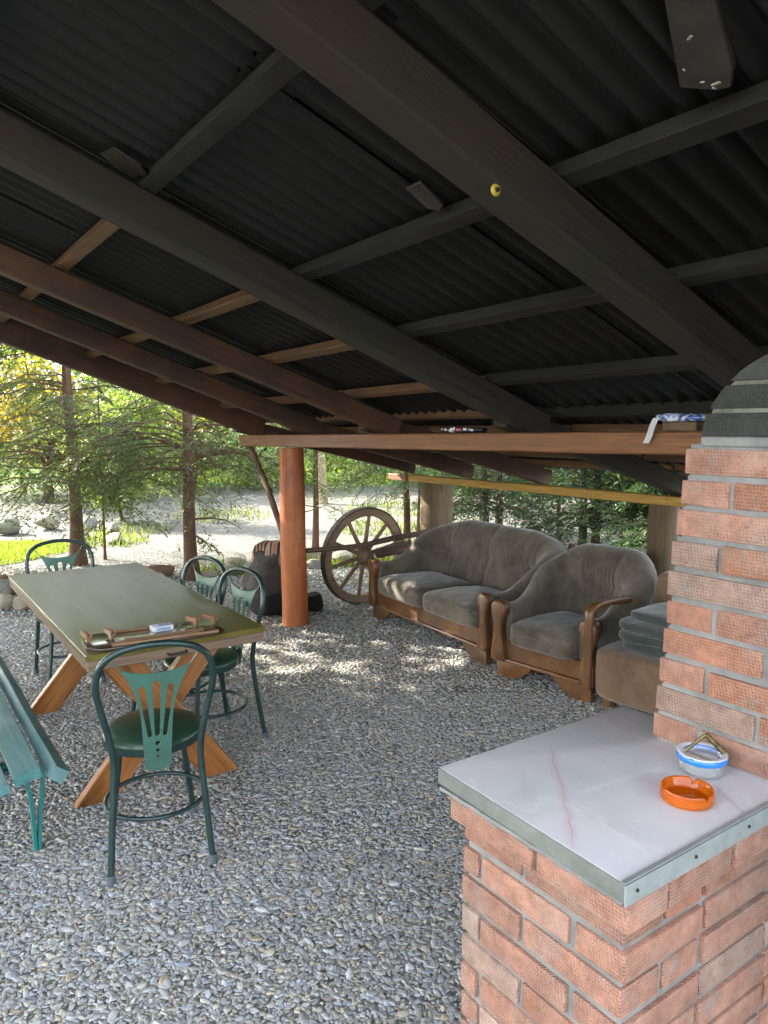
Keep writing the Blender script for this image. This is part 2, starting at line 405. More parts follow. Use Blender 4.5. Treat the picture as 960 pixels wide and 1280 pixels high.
class MB:
    def __init__(s):
        s.v, s.f, s.c = [], [], []

    def add(s, vs, fs, mat=None, col=None):
        o = len(s.v)
        for p in vs:
            p = Vector(p)
            s.v.append(mat @ p if mat else p)
        s.f += [[i + o for i in f] for f in fs]
        s.c += [col or (1, 1, 1, 1)] * len(vs)
        return s

    def box(s, c, size, rot=None, bev=0.003, seg=1, col=None):
        m = Matrix.Translation(c)
        if rot is not None:
            m = m @ (rot if isinstance(rot, Matrix) else Matrix.Rotation(rot, 4, 'Z'))
        return s.add(*box_data(*size, bev, seg), m, col)

    def tube(s, pts, rad, n=10, cap=True, closed=False, jit=0.0, seed=0):
        pts = [Vector(p) for p in pts]
        if not hasattr(rad, '__len__'):
            rad = [rad] * len(pts)
        rings = []
        up = None
        N = len(pts)
        rr = random.Random(seed)
        for i, p in enumerate(pts):
            if closed:
                d = pts[(i + 1) % N] - pts[i - 1]
            else:
                d = pts[min(i + 1, N - 1)] - pts[max(i - 1, 0)]
            d.normalize()
            if up is None:
                up = d.orthogonal().normalized()
            up = (up - d * up.dot(d)).normalized()
            b = d.cross(up)
            ring = []
            for k in range(n):
                a = 2 * PI * k / n
                r = rad[i] * (1 + (rr.uniform(-jit, jit) if jit else 0))
                ring.append(p + (up * math.cos(a) + b * math.sin(a)) * r)
            rings.append(ring)
        vs = [q for r in rings for q in r]
        fs = []
        for i in range(N if closed else N - 1):
            for k in range(n):
                a, b = i * n + k, i * n + (k + 1) % n
                j = ((i + 1) % N) * n
                fs.append([a, b, j + (k + 1) % n, j + k])
        if cap and not closed:
            fs.append(list(range(n))[::-1])
            fs.append(list(range((N - 1) * n, N * n)))
        return s.add(vs, fs)

    def lathe(s, prof, c=(0, 0, 0), n=32, cap=False):
        c = Vector(c)
        vs, fs = [], []
        for r, z in prof:
            for k in range(n):
                a = 2 * PI * k / n
                vs.append(c + Vector((r * math.cos(a), r * math.sin(a), z)))
        for i in range(len(prof) - 1):
            for k in range(n):
                fs.append([i * n + k, i * n + (k + 1) % n, (i + 1) * n + (k + 1) % n, (i + 1) * n + k])
        if cap:
            fs.append(list(range(n))[::-1])
            fs.append(list(range((len(prof) - 1) * n, len(prof) * n)))
        return s.add(vs, fs)

    def prism(s, outline, thick, mat=None, bev=0.0):
        bm = bmesh.new()
        vs = [bm.verts.new((x, y, -thick / 2)) for x, y in outline]
        f = bm.faces.new(vs)
        r = bmesh.ops.extrude_face_region(bm, geom=[f])
        for e in r['geom']:
            if isinstance(e, bmesh.types.BMVert):
                e.co.z += thick
        bmesh.ops.recalc_face_normals(bm, faces=bm.faces[:])
        if bev > 0:
            ed = [e for e in bm.edges if abs(e.verts[0].co.z - e.verts[1].co.z) < 1e-6]
            bmesh.ops.bevel(bm, geom=ed, offset=bev, segments=2, profile=0.5, affect='EDGES')
        bm.verts.index_update()
        a = [v.co.copy() for v in bm.verts]
        b = [[v.index for v in f.verts] for f in bm.faces]
        bm.free()
        return s.add(a, b, mat)

    def grid(s, P, cu=False, cv=False):
        nu, nv = len(P), len(P[0])
        vs = [p for row in P for p in row]
        fs = []
        for i in range(nu if cu else nu - 1):
            for j in range(nv if cv else nv - 1):
                i2, j2 = (i + 1) % nu, (j + 1) % nv
                fs.append([i * nv + j, i2 * nv + j, i2 * nv + j2, i * nv + j2])
        return s.add(vs, fs)

    def build(s, name, mat, parent=None, smooth=35, color=False, loc=None):
        me = bpy.data.meshes.new(name)
        me.from_pydata([tuple(p) for p in s.v], [], s.f)
        if color:
            ca = me.color_attributes.new('Col', 'FLOAT_COLOR', 'POINT')
            ca.data.foreach_set('color', np.array(s.c, dtype=np.float32).ravel())
        if smooth:
            me.shade_smooth()
            me.set_sharp_from_angle(angle=R(smooth))
        me.materials.append(mat)
        o = bpy.data.objects.new(name, me)
        COL.objects.link(o)
        if parent:
            o.parent = parent
        if loc is not None:
            o.location = loc
        return o


def tag(o, label, cat, group=None, kind=None):
    if label:
        o['label'] = label
    if cat:
        o['category'] = cat
    if group:
        o['group'] = group
    if kind:
        o['kind'] = kind
    return o


def thing(name, label, cat, loc=(0, 0, 0), rz=0, group=None):
    o = bpy.data.objects.new(name, None)
    o.empty_display_size = 0.1
    COL.objects.link(o)
    o.location = loc
    o.rotation_euler = (0, 0, rz)
    return tag(o, label, cat, group)


def structure(o, label=None, cat=None):
    o['kind'] = 'structure'
    if label:
        o['label'] = label
    if cat:
        o['category'] = cat
    return o


def dup(root, loc, rz, label, group=None):
    r = root.copy()
    COL.objects.link(r)
    r.location = loc
    r.rotation_euler = (0, 0, rz)
    r['label'] = label
    if group:
        r['group'] = group
    for ch in root.children:
        c = ch.copy()
        COL.objects.link(c)
        c.parent = r
        for g in ch.children:
            d = g.copy()
            COL.objects.link(d)
            d.parent = c
    return r


LM = {}
def timber(name, p0, p1, w, h, mat, parent=None, up=(0, 0, 1), wob=0.003, seed=0):
    """A sawn timber of width w (sideways) and height h (along up), axis p0-p1, own local X along its length."""
    p0, p1 = Vector(p0), Vector(p1)
    x = (p1 - p0)
    L = x.length
    x.normalize()
    z = Vector(up)
    z = (z - x * z.dot(x)).normalized()
    y = z.cross(x)
    m = Matrix((x, y, z)).transposed().to_4x4()
    m.translation = (p0 + p1) / 2
    c = min(w, h) * 0.07
    ring = [(-w/2 + c, -h/2), (w/2 - c, -h/2), (w/2, -h/2 + c), (w/2, h/2 - c), (w/2 - c, h/2), (-w/2 + c, h/2), (-w/2, h/2 - c), (-w/2, -h/2 + c)]
    n = max(2, int(L / 0.12))
    vs, fs = [], []
    for i in range(n + 1):
        xx = -L / 2 + L * i / n
        for k, (a, b) in enumerate(ring):
            q = noise.noise_vector((xx * 3.0 + seed * 7.3, k // 2 * 3.1, seed * 1.7))
            vs.append((xx + (0 if 0 < i < n else q.z * wob * 1.5), a + q.x * wob, b + q.y * wob))
    for i in range(n):
        for k in range(8):
            fs.append([i * 8 + k, i * 8 + (k + 1) % 8, (i + 1) * 8 + (k + 1) % 8, (i + 1) * 8 + k])
    fs.append(list(range(8))[::-1])
    fs.append(list(range(n * 8, n * 8 + 8)))
    b = MB()
    b.add(vs, [f[::-1] for f in fs])
    o = b.build(name, mat, parent, smooth=30)
    o.matrix_local = m
    LM[o.name] = m
    return o


def flat_shape(name, outline, holes, thick, mat, parent, mtx, bev=0.0008):
    """A plate with real holes, from a filled 2D curve."""
    cu = bpy.data.curves.new(name, 'CURVE')
    cu.dimensions = '2D'
    cu.fill_mode = 'BOTH'
    cu.extrude = thick / 2
    cu.bevel_depth = bev
    for pts in [outline] + holes:
        sp = cu.splines.new('POLY')
        sp.points.add(len(pts) - 1)
        for q, (x, y) in zip(sp.points, pts):
            q.co = (x, y, 0, 1)
        sp.use_cyclic_u = True
    tmp = bpy.data.objects.new(name + '_tmp', cu)
    COL.objects.link(tmp)
    dg = bpy.context.evaluated_depsgraph_get()
    me = bpy.data.meshes.new_from_object(tmp.evaluated_get(dg))
    bpy.data.objects.remove(tmp)
    bpy.data.curves.remove(cu)
    me.name = name
    me.transform(mtx)
    me.materials.clear()
    me.materials.append(mat)
    me.shade_smooth()
    me.set_sharp_from_angle(angle=R(35))
    o = bpy.data.objects.new(name, me)
    COL.objects.link(o)
    o.parent = parent
    return o


def super_ell(a, b, c, e1=0.35, e2=0.35, nu=40, nv=24, puff=None):
    P = []
    sg = lambda w, e: math.copysign(abs(w) ** e, w)
    for i in range(nu):
        u = -PI + 2 * PI * i / nu
        row = []
        for j in range(nv + 1):
            v = -PI / 2 + PI * j / nv
            x = a * sg(math.cos(v), e1) * sg(math.cos(u), e2)
            y = b * sg(math.cos(v), e1) * sg(math.sin(u), e2)
            z = c * sg(math.sin(v), e1)
            p = Vector((x, y, z))
            if puff:
                p = puff(p)
            row.append(p)
        P.append(row)
    return P


def smoothstep(a, b, x):
    t = min(1, max(0, (x - a) / (b - a)))
    return t * t * (3 - 2 * t)


def spline(pts, n):
    """Catmull-Rom through pts."""
    pts = [Vector(p) for p in pts]
    out = []
    for i in range(len(pts) - 1):
        p0, p1, p2, p3 = pts[max(i - 1, 0)], pts[i], pts[i + 1], pts[min(i + 2, len(pts) - 1)]
        for k in range(n):
            t = k / n
            out.append(0.5 * ((2 * p1) + (p2 - p0) * t + (2 * p0 - 5 * p1 + 4 * p2 - p3) * t * t + (3 * p1 - p0 - 3 * p2 + p3) * t ** 3))
    out.append(pts[-1])
    return out


def np_mesh(name, V, F, nper, mat, parent=None, col=None, smooth=False):
    me = bpy.data.meshes.new(name)
    nv, nf = len(V), len(F)
    me.vertices.add(nv)
    me.vertices.foreach_set('co', V.astype(np.float32).ravel())
    me.loops.add(nf * nper)
    me.loops.foreach_set('vertex_index', F.astype(np.int32).ravel())
    me.polygons.add(nf)
    me.polygons.foreach_set('loop_start', np.arange(nf, dtype=np.int32) * nper)
    if smooth:
        me.polygons.foreach_set('use_smooth', np.ones(nf, dtype=bool))
    me.update(calc_edges=True)
    if col is not None:
        ca = me.color_attributes.new('Col', 'FLOAT_COLOR', 'POINT')
        ca.data.foreach_set('color', col.astype(np.float32).ravel())
    me.materials.append(mat)
    o = bpy.data.objects.new(name, me)
    COL.objects.link(o)
    if parent:
        o.parent = parent
    return o


# ------------------------------------------------------------------ camera, light, sky
H = 1.65
cam = bpy.data.cameras.new('camera')
co = bpy.data.objects.new('camera', cam)
COL.objects.link(co)
cam.sensor_fit = 'VERTICAL'
cam.sensor_height = 36.0
cam.lens = 926.0 / 1280.0 * 36.0
cam.clip_end = 500
cam.clip_start = 0.02
co.location = (0, 0, H)
co.rotation_euler = (R(90) - math.atan(110 / 926.0), 0, -R(34.9))
scene.camera = co

SUN_AZ = R(-30)     # angle from +Y towards +X
SUN_EL = R(33)
sd = Vector((math.sin(SUN_AZ) * math.cos(SUN_EL), math.cos(SUN_AZ) * math.cos(SUN_EL), math.sin(SUN_EL)))
sl = bpy.data.lights.new('sun', 'SUN')
sl.energy = 2.7
sl.angle = R(0.5)
sl.color = (1.0, 0.93, 0.80)
so = bpy.data.objects.new('sun', sl)
COL.objects.link(so)
so.rotation_euler = sd.to_track_quat('Z', 'Y').to_euler()
so.location = (0, 0, 20)

w = bpy.data.worlds.new('World')
scene.world = w
w.use_nodes = True
wt = w.node_tree
wt.nodes.clear()
sky = wt.nodes.new('ShaderNodeTexSky')
sky.sky_type = 'NISHITA'
sky.sun_disc = False
sky.sun_elevation = SUN_EL
sky.sun_rotation = SUN_AZ
sky.air_density = 1.0
sky.dust_density = 1.5
bg = wt.nodes.new('ShaderNodeBackground')
bg.inputs[1].default_value = 0.15
wo = wt.nodes.new('ShaderNodeOutputWorld')
hs = wt.nodes.new('ShaderNodeHueSaturation')
hs.inputs['Saturation'].default_value = 0.45
wt.links.new(sky.outputs[0], hs.inputs['Color'])
wt.links.new(hs.outputs[0], bg.inputs[0])
wt.links.new(bg.outputs[0], wo.inputs[0])

scene.view_settings.view_transform = 'Standard'
scene.view_settings.look = 'None'
scene.view_settings.gamma = 1.0
scene.view_settings.exposure = 3.27
scene.render.engine = 'CYCLES'
scene.cycles.use_denoising = True
scene.cycles.max_bounces = 10
scene.cycles.diffuse_bounces = 6
scene.cycles.glossy_bounces = 4
scene.cycles.transmission_bounces = 8
scene.cycles.sample_clamp_indirect = 8.0
scene.cycles.caustics_reflective = False

# ------------------------------------------------------------------ ground
def sheet(name, outline, z, mat):
    b = MB()
    b.add([(x, y, z) for x, y in outline], [list(range(len(outline)))])
    return b.build(name, mat, smooth=0)

structure(sheet('gravel_ground', [(-70, -70), (90, -70), (90, 90), (-70, 90)], 0, M['gravel']), 'pale grey gravel yard reaching under the shelter and out to the bank', 'ground')

structure(sheet('shelter_floor', [(-1.2, -1.5), (4.6, -1.5), (4.75, 2), (4.6, 5.9), (3.2, 6.7), (1.2, 6.9), (-.6, 6.6), (-1.1, 3)], .0025, M['gravelfloor']), 'gravel floor under the shelter roof, toned paler to offset its shade', 'ground')

def blob(cx, cy, rx, ry, seed, n=40, amp=0.18):
    out = []
    for k in range(n):
        a = 2 * PI * k / n
        q = 1 + amp * noise.noise((math.cos(a) * 1.6 + seed, math.sin(a) * 1.6, seed * .7)) * 1.6
        out.append((cx + rx * q * math.cos(a), cy + ry * q * math.sin(a)))
    return out

lawn_out = blob(0.0, 10.6, 2.2, 1.15, 3.0)
structure(sheet('lawn', lawn_out, 0.006, M['grass']), 'patch of sunlit yellow green lawn by the boulders', 'lawn')

# grassy bank rising behind the driveway
def bank_height(d):
    return 0.0 if d < 20 else 2.6 * smoothstep(20, 40, d)
P = []
for i in range(34):
    d = 19.5 + i * 1.4
    row = []
    for j in range(60):
        a = R(-20 + j * 2.0)
        x, y = d * math.sin(a), d * math.cos(a)
        row.append((x, y, bank_height(d) + (0.25 * noise.noise((x * .3, y * .3, 0)) if d > 21 else 0) + 0.012 - (0.03 if i == 0 else 0)))
    P.append(row)
b = MB()
b.grid(P)
structure(b.build('grassy_bank', M['bank'], smooth=80), 'grassy bank rising behind the gravel drive', 'hill')

def blades(name, pos, hmin, hmax, wid, c1, c2, mat):
    n = len(pos)
    az = rng.uniform(0, 2 * PI, n)
    h = rng.uniform(hmin, hmax, n)
    lean = rng.uniform(0.1, 0.7, n)
    d = np.stack([np.cos(az), np.sin(az), np.zeros(n)], 1)
    s = np.stack([-np.sin(az), np.cos(az), np.zeros(n)], 1) * (wid * rng.uniform(.6, 1.3, n))[:, None]
    tip = pos + d * (h * lean)[:, None] + np.array([0, 0, 1.0]) * h[:, None]
    V = np.stack([pos - s, pos + s, tip], 1).reshape(-1, 3)
    F = np.arange(n * 3).reshape(-1, 3)
    t = rng.uniform(0, 1, (n, 1))
    c = np.array(c1) * (1 - t) + np.array(c2) * t
    c = np.concatenate([c, np.ones((n, 1))], 1)
    return np_mesh(name, V, F, 3, mat, col=np.repeat(c, 3, 0))

n = 16000
th = rng.uniform(0, 2 * PI, n)
rr = np.sqrt(rng.uniform(0, 1, n)) * 1.02
pos = np.stack([rr * np.cos(th) * 2.2, 10.6 + rr * np.sin(th) * 1.15, np.full(n, 0.004)], 1)
tag(blades('grass', pos, .03, .085, .006, (.09, .14, .014), (.22, .25, .03), M['leafb']), 'short bright grass growing on the lawn patch', 'grass', kind='stuff')

n = 26000
d = rng.uniform(20.5, 33, n)
a = rng.uniform(R(12), R(62), n)
pos = np.stack([d * np.sin(a), d * np.cos(a), np.array([bank_height(q) for q in d])], 1)
tag(blades('bank_grass', pos, .12, .45, .022, (.09, .16, .02), (.20, .27, .05), M['leafb']), 'tall bright grass covering the bank', 'grass', kind='stuff')

# gravel stones: a dense layer of real chips near the camera, thinner farther off
def ico(sub):
    bm = bmesh.new()
    bmesh.ops.create_icosphere(bm, subdivisions=sub, radius=1)
    bm.verts.index_update()
    V = np.array([v.co[:] for v in bm.verts])
    F = np.array([[v.index for v in f.verts] for f in bm.faces])
    bm.free()
    return V, F

def stones(pos, size, sub):
    V0, F0 = ico(sub)
    n = len(pos)
    nv = len(V0)
    V = np.repeat(V0[None], n, 0)
    # angular chips: cut each sphere by three random planes
    for k in range(4):
        nrm = rng.normal(size=(n, 3))
        nrm /= np.linalg.norm(nrm, axis=1)[:, None]
        dd = np.einsum('nvk,nk->nv', V, nrm)
        lim = rng.uniform(.35, .8, (n, 1))
        V = V - np.maximum(dd - lim, 0)[..., None] * nrm[:, None, :] * .9
    sc = np.stack([rng.uniform(.8, 1.7, n), rng.uniform(.6, 1.0, n), rng.uniform(.22, .42, n)], 1) * size[:, None]
    V = V * sc[:, None, :]
    az = rng.uniform(0, 2 * PI, n)
    tx = rng.normal(0, .17, n)
    ty = rng.normal(0, .17, n)
    ca, sa = np.cos(az), np.sin(az)
    x = V[..., 0] * ca[:, None] - V[..., 1] * sa[:, None]
    y = V[..., 0] * sa[:, None] + V[..., 1] * ca[:, None]
    z = V[..., 2] + x * np.sin(tx)[:, None] + y * np.sin(ty)[:, None]
    V = np.stack([x, y, z], 2) + pos[:, None, :]
    F = (F0[None] + (np.arange(n) * nv)[:, None, None]).reshape(-1, 3)
    g = np.clip(rng.normal(.40, .058, n), .20, .60)
    hue = rng.normal(0, 1, n)
    tint = np.stack([g * (1.02 + .055 * hue), g * (1.0 + .012 * hue), g * (.955 - .065 * hue)], 1)
    tan = rng.uniform(0, 1, n) < .09
    tint[tan] *= np.array([1.15, 1.0, .78])
    wh = rng.uniform(0, 1, n) < .05
    tint[wh] = np.clip(tint[wh] * 1.35, 0, .56)
    c = np.concatenate([tint, np.ones((n, 1))], 1)
    return V.reshape(-1, 3), F, np.repeat(c, nv, 0)

fwd = np.array([math.sin(R(34.9)), math.cos(R(34.9))])
rgt = np.array([math.cos(R(34.9)), -math.sin(R(34.9))])
def scatter(sp, dmin, dmax, x0=-.6, x1=5.2, y0=.2, y1=9.5):
    nx, ny = int((x1 - x0) / sp), int((y1 - y0) / sp)
    gx, gy = np.meshgrid(np.arange(nx), np.arange(ny))
    p = np.stack([x0 + gx.ravel() * sp, y0 + gy.ravel() * sp], 1)
    p += rng.uniform(-.6, .6, p.shape) * sp
    f = p @ fwd
    s = p @ rgt
    k = (f > dmin) & (f <= dmax) & (np.abs(s) < f * .60 + .35)
    return p[k]
Vs, Fs, Cs, off = [], [], [], 0
for sp, d0, d1, sub, sz, lay in ((.0125, 1.25, 2.7, 2, .0074, 0), (.0155, 1.25, 2.7, 2, .0074, .0025), (.0135, 2.7, 4.4, 1, .0086, 0), (.019, 2.7, 4.4, 1, .0090, .003), (.021, 4.4, 6.2, 1, .0125, .001), (.034, 6.2, 8.6, 1, .015, .001)):
    p = scatter(sp, d0, d1)
    n = len(p)
    size = np.clip(rng.lognormal(math.log(sz), .36, n), .004, .020)
    pos = np.concatenate([p, (rng.uniform(0, .004, n) + lay - .0005)[:, None]], 1)
    V, F, c = stones(pos, size, sub)
    Vs.append(V); Fs.append(F + off); Cs.append(c)
    off += len(V)
o = np_mesh('gravel', np.concatenate(Vs), np.concatenate(Fs), 3, M['pebble'], col=np.concatenate(Cs), smooth=True)
tag(o, 'loose grey gravel chips covering the floor of the shelter', 'gravel', kind='stuff')
del Vs, Fs, Cs

n = 90
p = scatter(.25, 1.4, 7.5)
p = p[rng.permutation(len(p))[:n]]
az = rng.uniform(0, 2 * PI, len(p))
d3 = np.stack([np.cos(az), np.sin(az), rng.uniform(-.1, .25, len(p))], 1)
s3 = np.stack([-np.sin(az), np.cos(az), rng.uniform(-.3, .3, len(p))], 1)
ln = rng.uniform(.010, .026, (len(p), 1))
b3 = np.concatenate([p, np.full((len(p), 1), .011)], 1)
V = np.stack([b3, b3 + d3 * ln * .5 + s3 * ln * .3 + [0, 0, .003], b3 + d3 * ln, b3 + d3 * ln * .5 - s3 * ln * .3 + [0, 0, .003]], 1).reshape(-1, 3)
cc = np.array([.20, .12, .06]) * rng.uniform(.5, 1.5, (len(p), 1))
tag(np_mesh('leaf_litter', V, np.arange(len(V)).reshape(-1, 4), 4, M['leafb'], col=np.repeat(np.concatenate([cc, np.ones((len(p), 1))], 1), 4, 0)), 'dry brown leaf bits scattered over the gravel', 'leaf litter', kind='stuff')
wp_ = []
for cx_, cy_, r_, k_ in ((4.5, 7.6, .45, 500), (4.9, 7.2, .4, 400), (3.3, 7.75, .35, 260), (5.4, 6.7, .5, 500), (2.75, 10.6, .5, 260), (3.2, 11.6, .7, 300), (1.1, 8.2, .4, 240), (6.6, 9.5, .8, 400), (5.2, 12.5, .9, 300), (8.5, 11.5, 1.2, 500)):
    a_ = rng.uniform(0, 2 * PI, k_)
    q_ = np.sqrt(rng.uniform(0, 1, k_)) * r_
    wp_.append(np.stack([cx_ + q_ * np.cos(a_), cy_ + q_ * np.sin(a_), np.zeros(k_)], 1))
tag(blades('weeds', np.concatenate(wp_), .04, .16, .011, (.06, .10, .02), (.18, .19, .05), M['leafb']), 'low yellow green weeds between the rocks and along the drive', 'weeds', kind='stuff')

# ------------------------------------------------------------------ the shelter
SL = 0.362
def zb(x, y):        # underside of the rafters
    return 1.6 - SL * (x - 2.83) - 0.015 * (y - 4.0)

shelter = thing('shelter', 'low open lean-to shelter with dark corrugated roof on timber rafters', 'shelter')
nrm = Vector((SL, 0.015, 1)).normalized()
X0, X1 = -0.35, 2.95
XP, ZP = 4.50, 1.165
RH = 0.13
def rafter(y, wd, hh, mat, y2=None, seed=0, yp=None):
    y2 = y if y2 is None else y2
    p0 = Vector((X0, y, zb(X0, y))) + nrm * hh / 2
    p1 = Vector((X1, y2, zb(X1, y2))) + nrm * hh / 2
    o = timber('rafter', p0, p1, wd, hh, mat, shelter, up=nrm, seed=seed)
    yp = y2 if yp is None else yp
    n2 = Vector(((1.6 - ZP) / (XP - 2.83), 0, 1)).normalized()
    q0 = Vector((2.74, y2 + .07, zb(2.83, y2) + .020)) + n2 * .062
    q1 = Vector((XP + .10, yp, ZP - .018)) + n2 * .062
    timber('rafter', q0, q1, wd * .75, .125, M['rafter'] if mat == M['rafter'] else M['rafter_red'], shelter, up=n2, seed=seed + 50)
    return o
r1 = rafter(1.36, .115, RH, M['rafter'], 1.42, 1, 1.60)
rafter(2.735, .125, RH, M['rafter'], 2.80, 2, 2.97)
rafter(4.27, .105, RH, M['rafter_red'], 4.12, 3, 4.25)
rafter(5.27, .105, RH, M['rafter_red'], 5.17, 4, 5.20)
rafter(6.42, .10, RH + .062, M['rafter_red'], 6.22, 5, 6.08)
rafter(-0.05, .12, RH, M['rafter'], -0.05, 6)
# washer on the near rafter
b = MB()
b.lathe([(.0, .005), (.005, .005), (.006, .007), (.011, .0065), (.0135, .003), (.0135, 0)], n=24)
wsh = b.build('washer', M['yellowcap'], r1)
b = MB()
b.lathe([(.0, .0125), (.005, .0115), (.0055, .006)], n=12)
wb = b.build('bolt', M['screw'], r1)
wp = Vector((1.215, 1.36 - .0605, 2.158 + .02))
for q in (wsh, wb):
    mw = Matrix.Translation(wp) @ Matrix.Rotation(R(90), 4, 'X')
    q.matrix_local = LM[r1.name].inverted() @ mw

# battens across the rafters
BH = 0.045
def batten(x, y0, y1, mat, wd=.06, sd=0):
    p0 = Vector((x, y0, zb(x, y0))) + nrm * (RH + BH / 2 + .001)
    p1 = Vector((x, y1, zb(x, y1))) + nrm * (RH + BH / 2 + .001)
    return timber('batten', p0, p1, wd, BH, mat, shelter, up=nrm, seed=10 + sd)
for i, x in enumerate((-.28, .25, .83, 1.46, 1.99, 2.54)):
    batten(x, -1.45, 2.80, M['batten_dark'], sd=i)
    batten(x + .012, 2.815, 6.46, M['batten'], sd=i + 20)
SL2 = (1.6 - ZP) / (XP - 2.83)
nrm2 = Vector((SL2, 0.008, 1)).normalized()
def zb2(x, y):
    return 1.618 - SL2 * (x - 2.83) - 0.008 * (y - 4)
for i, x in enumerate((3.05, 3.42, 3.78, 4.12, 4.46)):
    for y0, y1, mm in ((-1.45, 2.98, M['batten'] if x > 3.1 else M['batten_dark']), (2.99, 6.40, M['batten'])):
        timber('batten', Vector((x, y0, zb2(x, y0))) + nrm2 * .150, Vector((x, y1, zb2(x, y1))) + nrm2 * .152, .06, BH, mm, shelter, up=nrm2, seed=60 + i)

# corrugated sheets, three courses down the slope
def sheet_mesh(L, W=0.97, pitch=0.095, amp=0.023):
    b = MB()
    n = int(W / pitch * 12)
    P = []
    for i in range(n + 1):
        y = -W / 2 + W * i / n
        z = amp * math.sin(2 * PI * y / pitch)
        P.append([(-L / 2 + L * k / 8, y, z + 0.0025 * noise.noise((k * .7, y * 4, L))) for k in range(9)])
    b.grid(P)
    nv = len(b.v)
    Q = [[(p[0], p[1], p[2] + .003) for p in row] for row in P]
    b.grid([r[::-1] for r in Q])
    return b
proto = {}
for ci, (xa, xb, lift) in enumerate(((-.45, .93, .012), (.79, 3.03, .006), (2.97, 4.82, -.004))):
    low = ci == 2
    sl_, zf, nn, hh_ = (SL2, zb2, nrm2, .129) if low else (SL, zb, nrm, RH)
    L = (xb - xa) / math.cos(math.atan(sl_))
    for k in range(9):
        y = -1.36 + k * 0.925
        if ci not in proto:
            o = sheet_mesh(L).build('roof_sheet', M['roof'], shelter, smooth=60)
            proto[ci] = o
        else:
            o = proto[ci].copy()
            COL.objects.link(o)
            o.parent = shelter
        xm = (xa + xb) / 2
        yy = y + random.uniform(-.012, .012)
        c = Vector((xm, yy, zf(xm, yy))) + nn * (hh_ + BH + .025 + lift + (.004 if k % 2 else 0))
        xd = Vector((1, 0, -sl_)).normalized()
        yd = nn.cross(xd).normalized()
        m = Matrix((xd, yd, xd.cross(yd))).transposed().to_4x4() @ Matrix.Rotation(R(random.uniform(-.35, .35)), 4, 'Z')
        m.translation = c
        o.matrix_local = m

# main beam with its painted post
timber('beam', (2.83, 6.28, 1.502), (2.83, 0.0, 1.598), .10, .10, M['beam'], shelter, seed=21)
def log(name, x, y, z0, z1, r0, r1_, mat, seed=0, lean=(0, 0), n=22):
    b = MB()
    m = 14
    pts, rad = [], []
    for i in range(m + 1):
        t = i / m
        pts.append((lean[0] * t + .006 * noise.noise((t * 3, seed, 0)), lean[1] * t + .006 * noise.noise((t * 3, seed, 5)), z0 + (z1 - z0) * t))
        rad.append((r0 + (r1_ - r0) * t) * (1 + .025 * noise.noise((t * 5, seed, 9))))
    b.tube(pts, rad, n)
    # local Z is the grain: turn it into local X so the wood grain runs along the log
    rot = Matrix.Rotation(R(90), 4, 'Y')
    b.v = [rot.inverted() @ v for v in b.v]
    o = b.build(name, mat, shelter, smooth=50)
    o.matrix_local = Matrix.Translation((x, y, 0)) @ rot
    return o
log('post', 2.83, 5.345, -.02, 1.455, .110, .102, M['post'], 1, (0, .03))
log('post', 2.86, 0.12, -.02, 1.55, .10, .092, M['post'], 2)
# diagonal brace from the post to the beam end
b = MB()
b.tube(spline([(2.83, 5.44, .58), (2.83, 5.62, .84), (2.83, 5.85, 1.13), (2.83, 6.16, 1.45)], 5), [.026] * 16, 10, jit=.05)
b.build('brace', M['pole'], shelter)
# rail from the post to the back
b = MB()
b.tube(spline([(2.92, 5.30, .615), (3.4, 5.30, .605), (3.8, 5.32, .635), (4.60, 5.55, .630)], 5), [.020, .021, .021, .022, .023, .023, .024, .023, .024, .025, .024, .025, .025, .026, .026, .026], 10, jit=.06)
b.build('rail', M['pole'], shelter)
# rear plate (yellow) and its short brown end, log posts behind the sofas
timber('wall_plate', (4.50, 5.98, 1.112), (4.50, .6, 1.142), .075, .066, M['beam_yellow'], shelter, seed=31)
timber('wall_plate', (4.49, 6.31, 1.108), (4.49, 5.985, 1.110), .085, .060, M['beam'], shelter, seed=32)
log('log_post', 4.66, 5.76, -.02, 1.10, .170, .160, M['log'], 4)
log('log_post', 4.66, 3.17, -.02, 1.12, .115, .105, M['log'], 5)
log('log_post', 4.66, 1.05, -.02, 1.14, .12, .11, M['log'], 6)

# rags of old film and offcuts hanging at sheet ends
def scrap(name, pts, thick, mat, label=None):
    bm = bmesh.new()
    vs = [bm.verts.new(p) for p in pts]
    f = bm.faces.new(vs)
    f.normal_update()
    nn = f.normal.copy()
    r = bmesh.ops.extrude_face_region(bm, geom=[f])
    for e in r['geom']:
        if isinstance(e, bmesh.types.BMVert):
            e.co += nn * thick
    bmesh.ops.recalc_face_normals(bm, faces=bm.faces[:])
    bmesh.ops.bevel(bm, geom=bm.edges[:], offset=min(.003, thick * .3), segments=1, affect='EDGES')
    bmesh.ops.triangulate(bm, faces=bm.faces[:])
    bm.verts.index_update()
    b = MB()
    b.add([v.co.copy() for v in bm.verts], [[v.index for v in f.verts] for f in bm.faces])
    bm.free()
    o = b.build(name, mat, shelter, smooth=40)
    if label:
        o['label'] = label
    return o
def on_roof(x, y, dz):
    return Vector((x, y, zb(x, y))) + nrm * dz
D = RH + .03
p_ = scrap('roof_patch', [on_roof(1.117, .852, D), on_roof(1.16, .791, D), on_roof(1.352, .846, D - .01), on_roof(1.386, .868, D - .02), on_roof(1.380, .895, D - .02), on_roof(1.345, .957, D - .012)], .02, M['foil'], 'grey board offcut with pale flecks under the roof sheets')
b = MB()
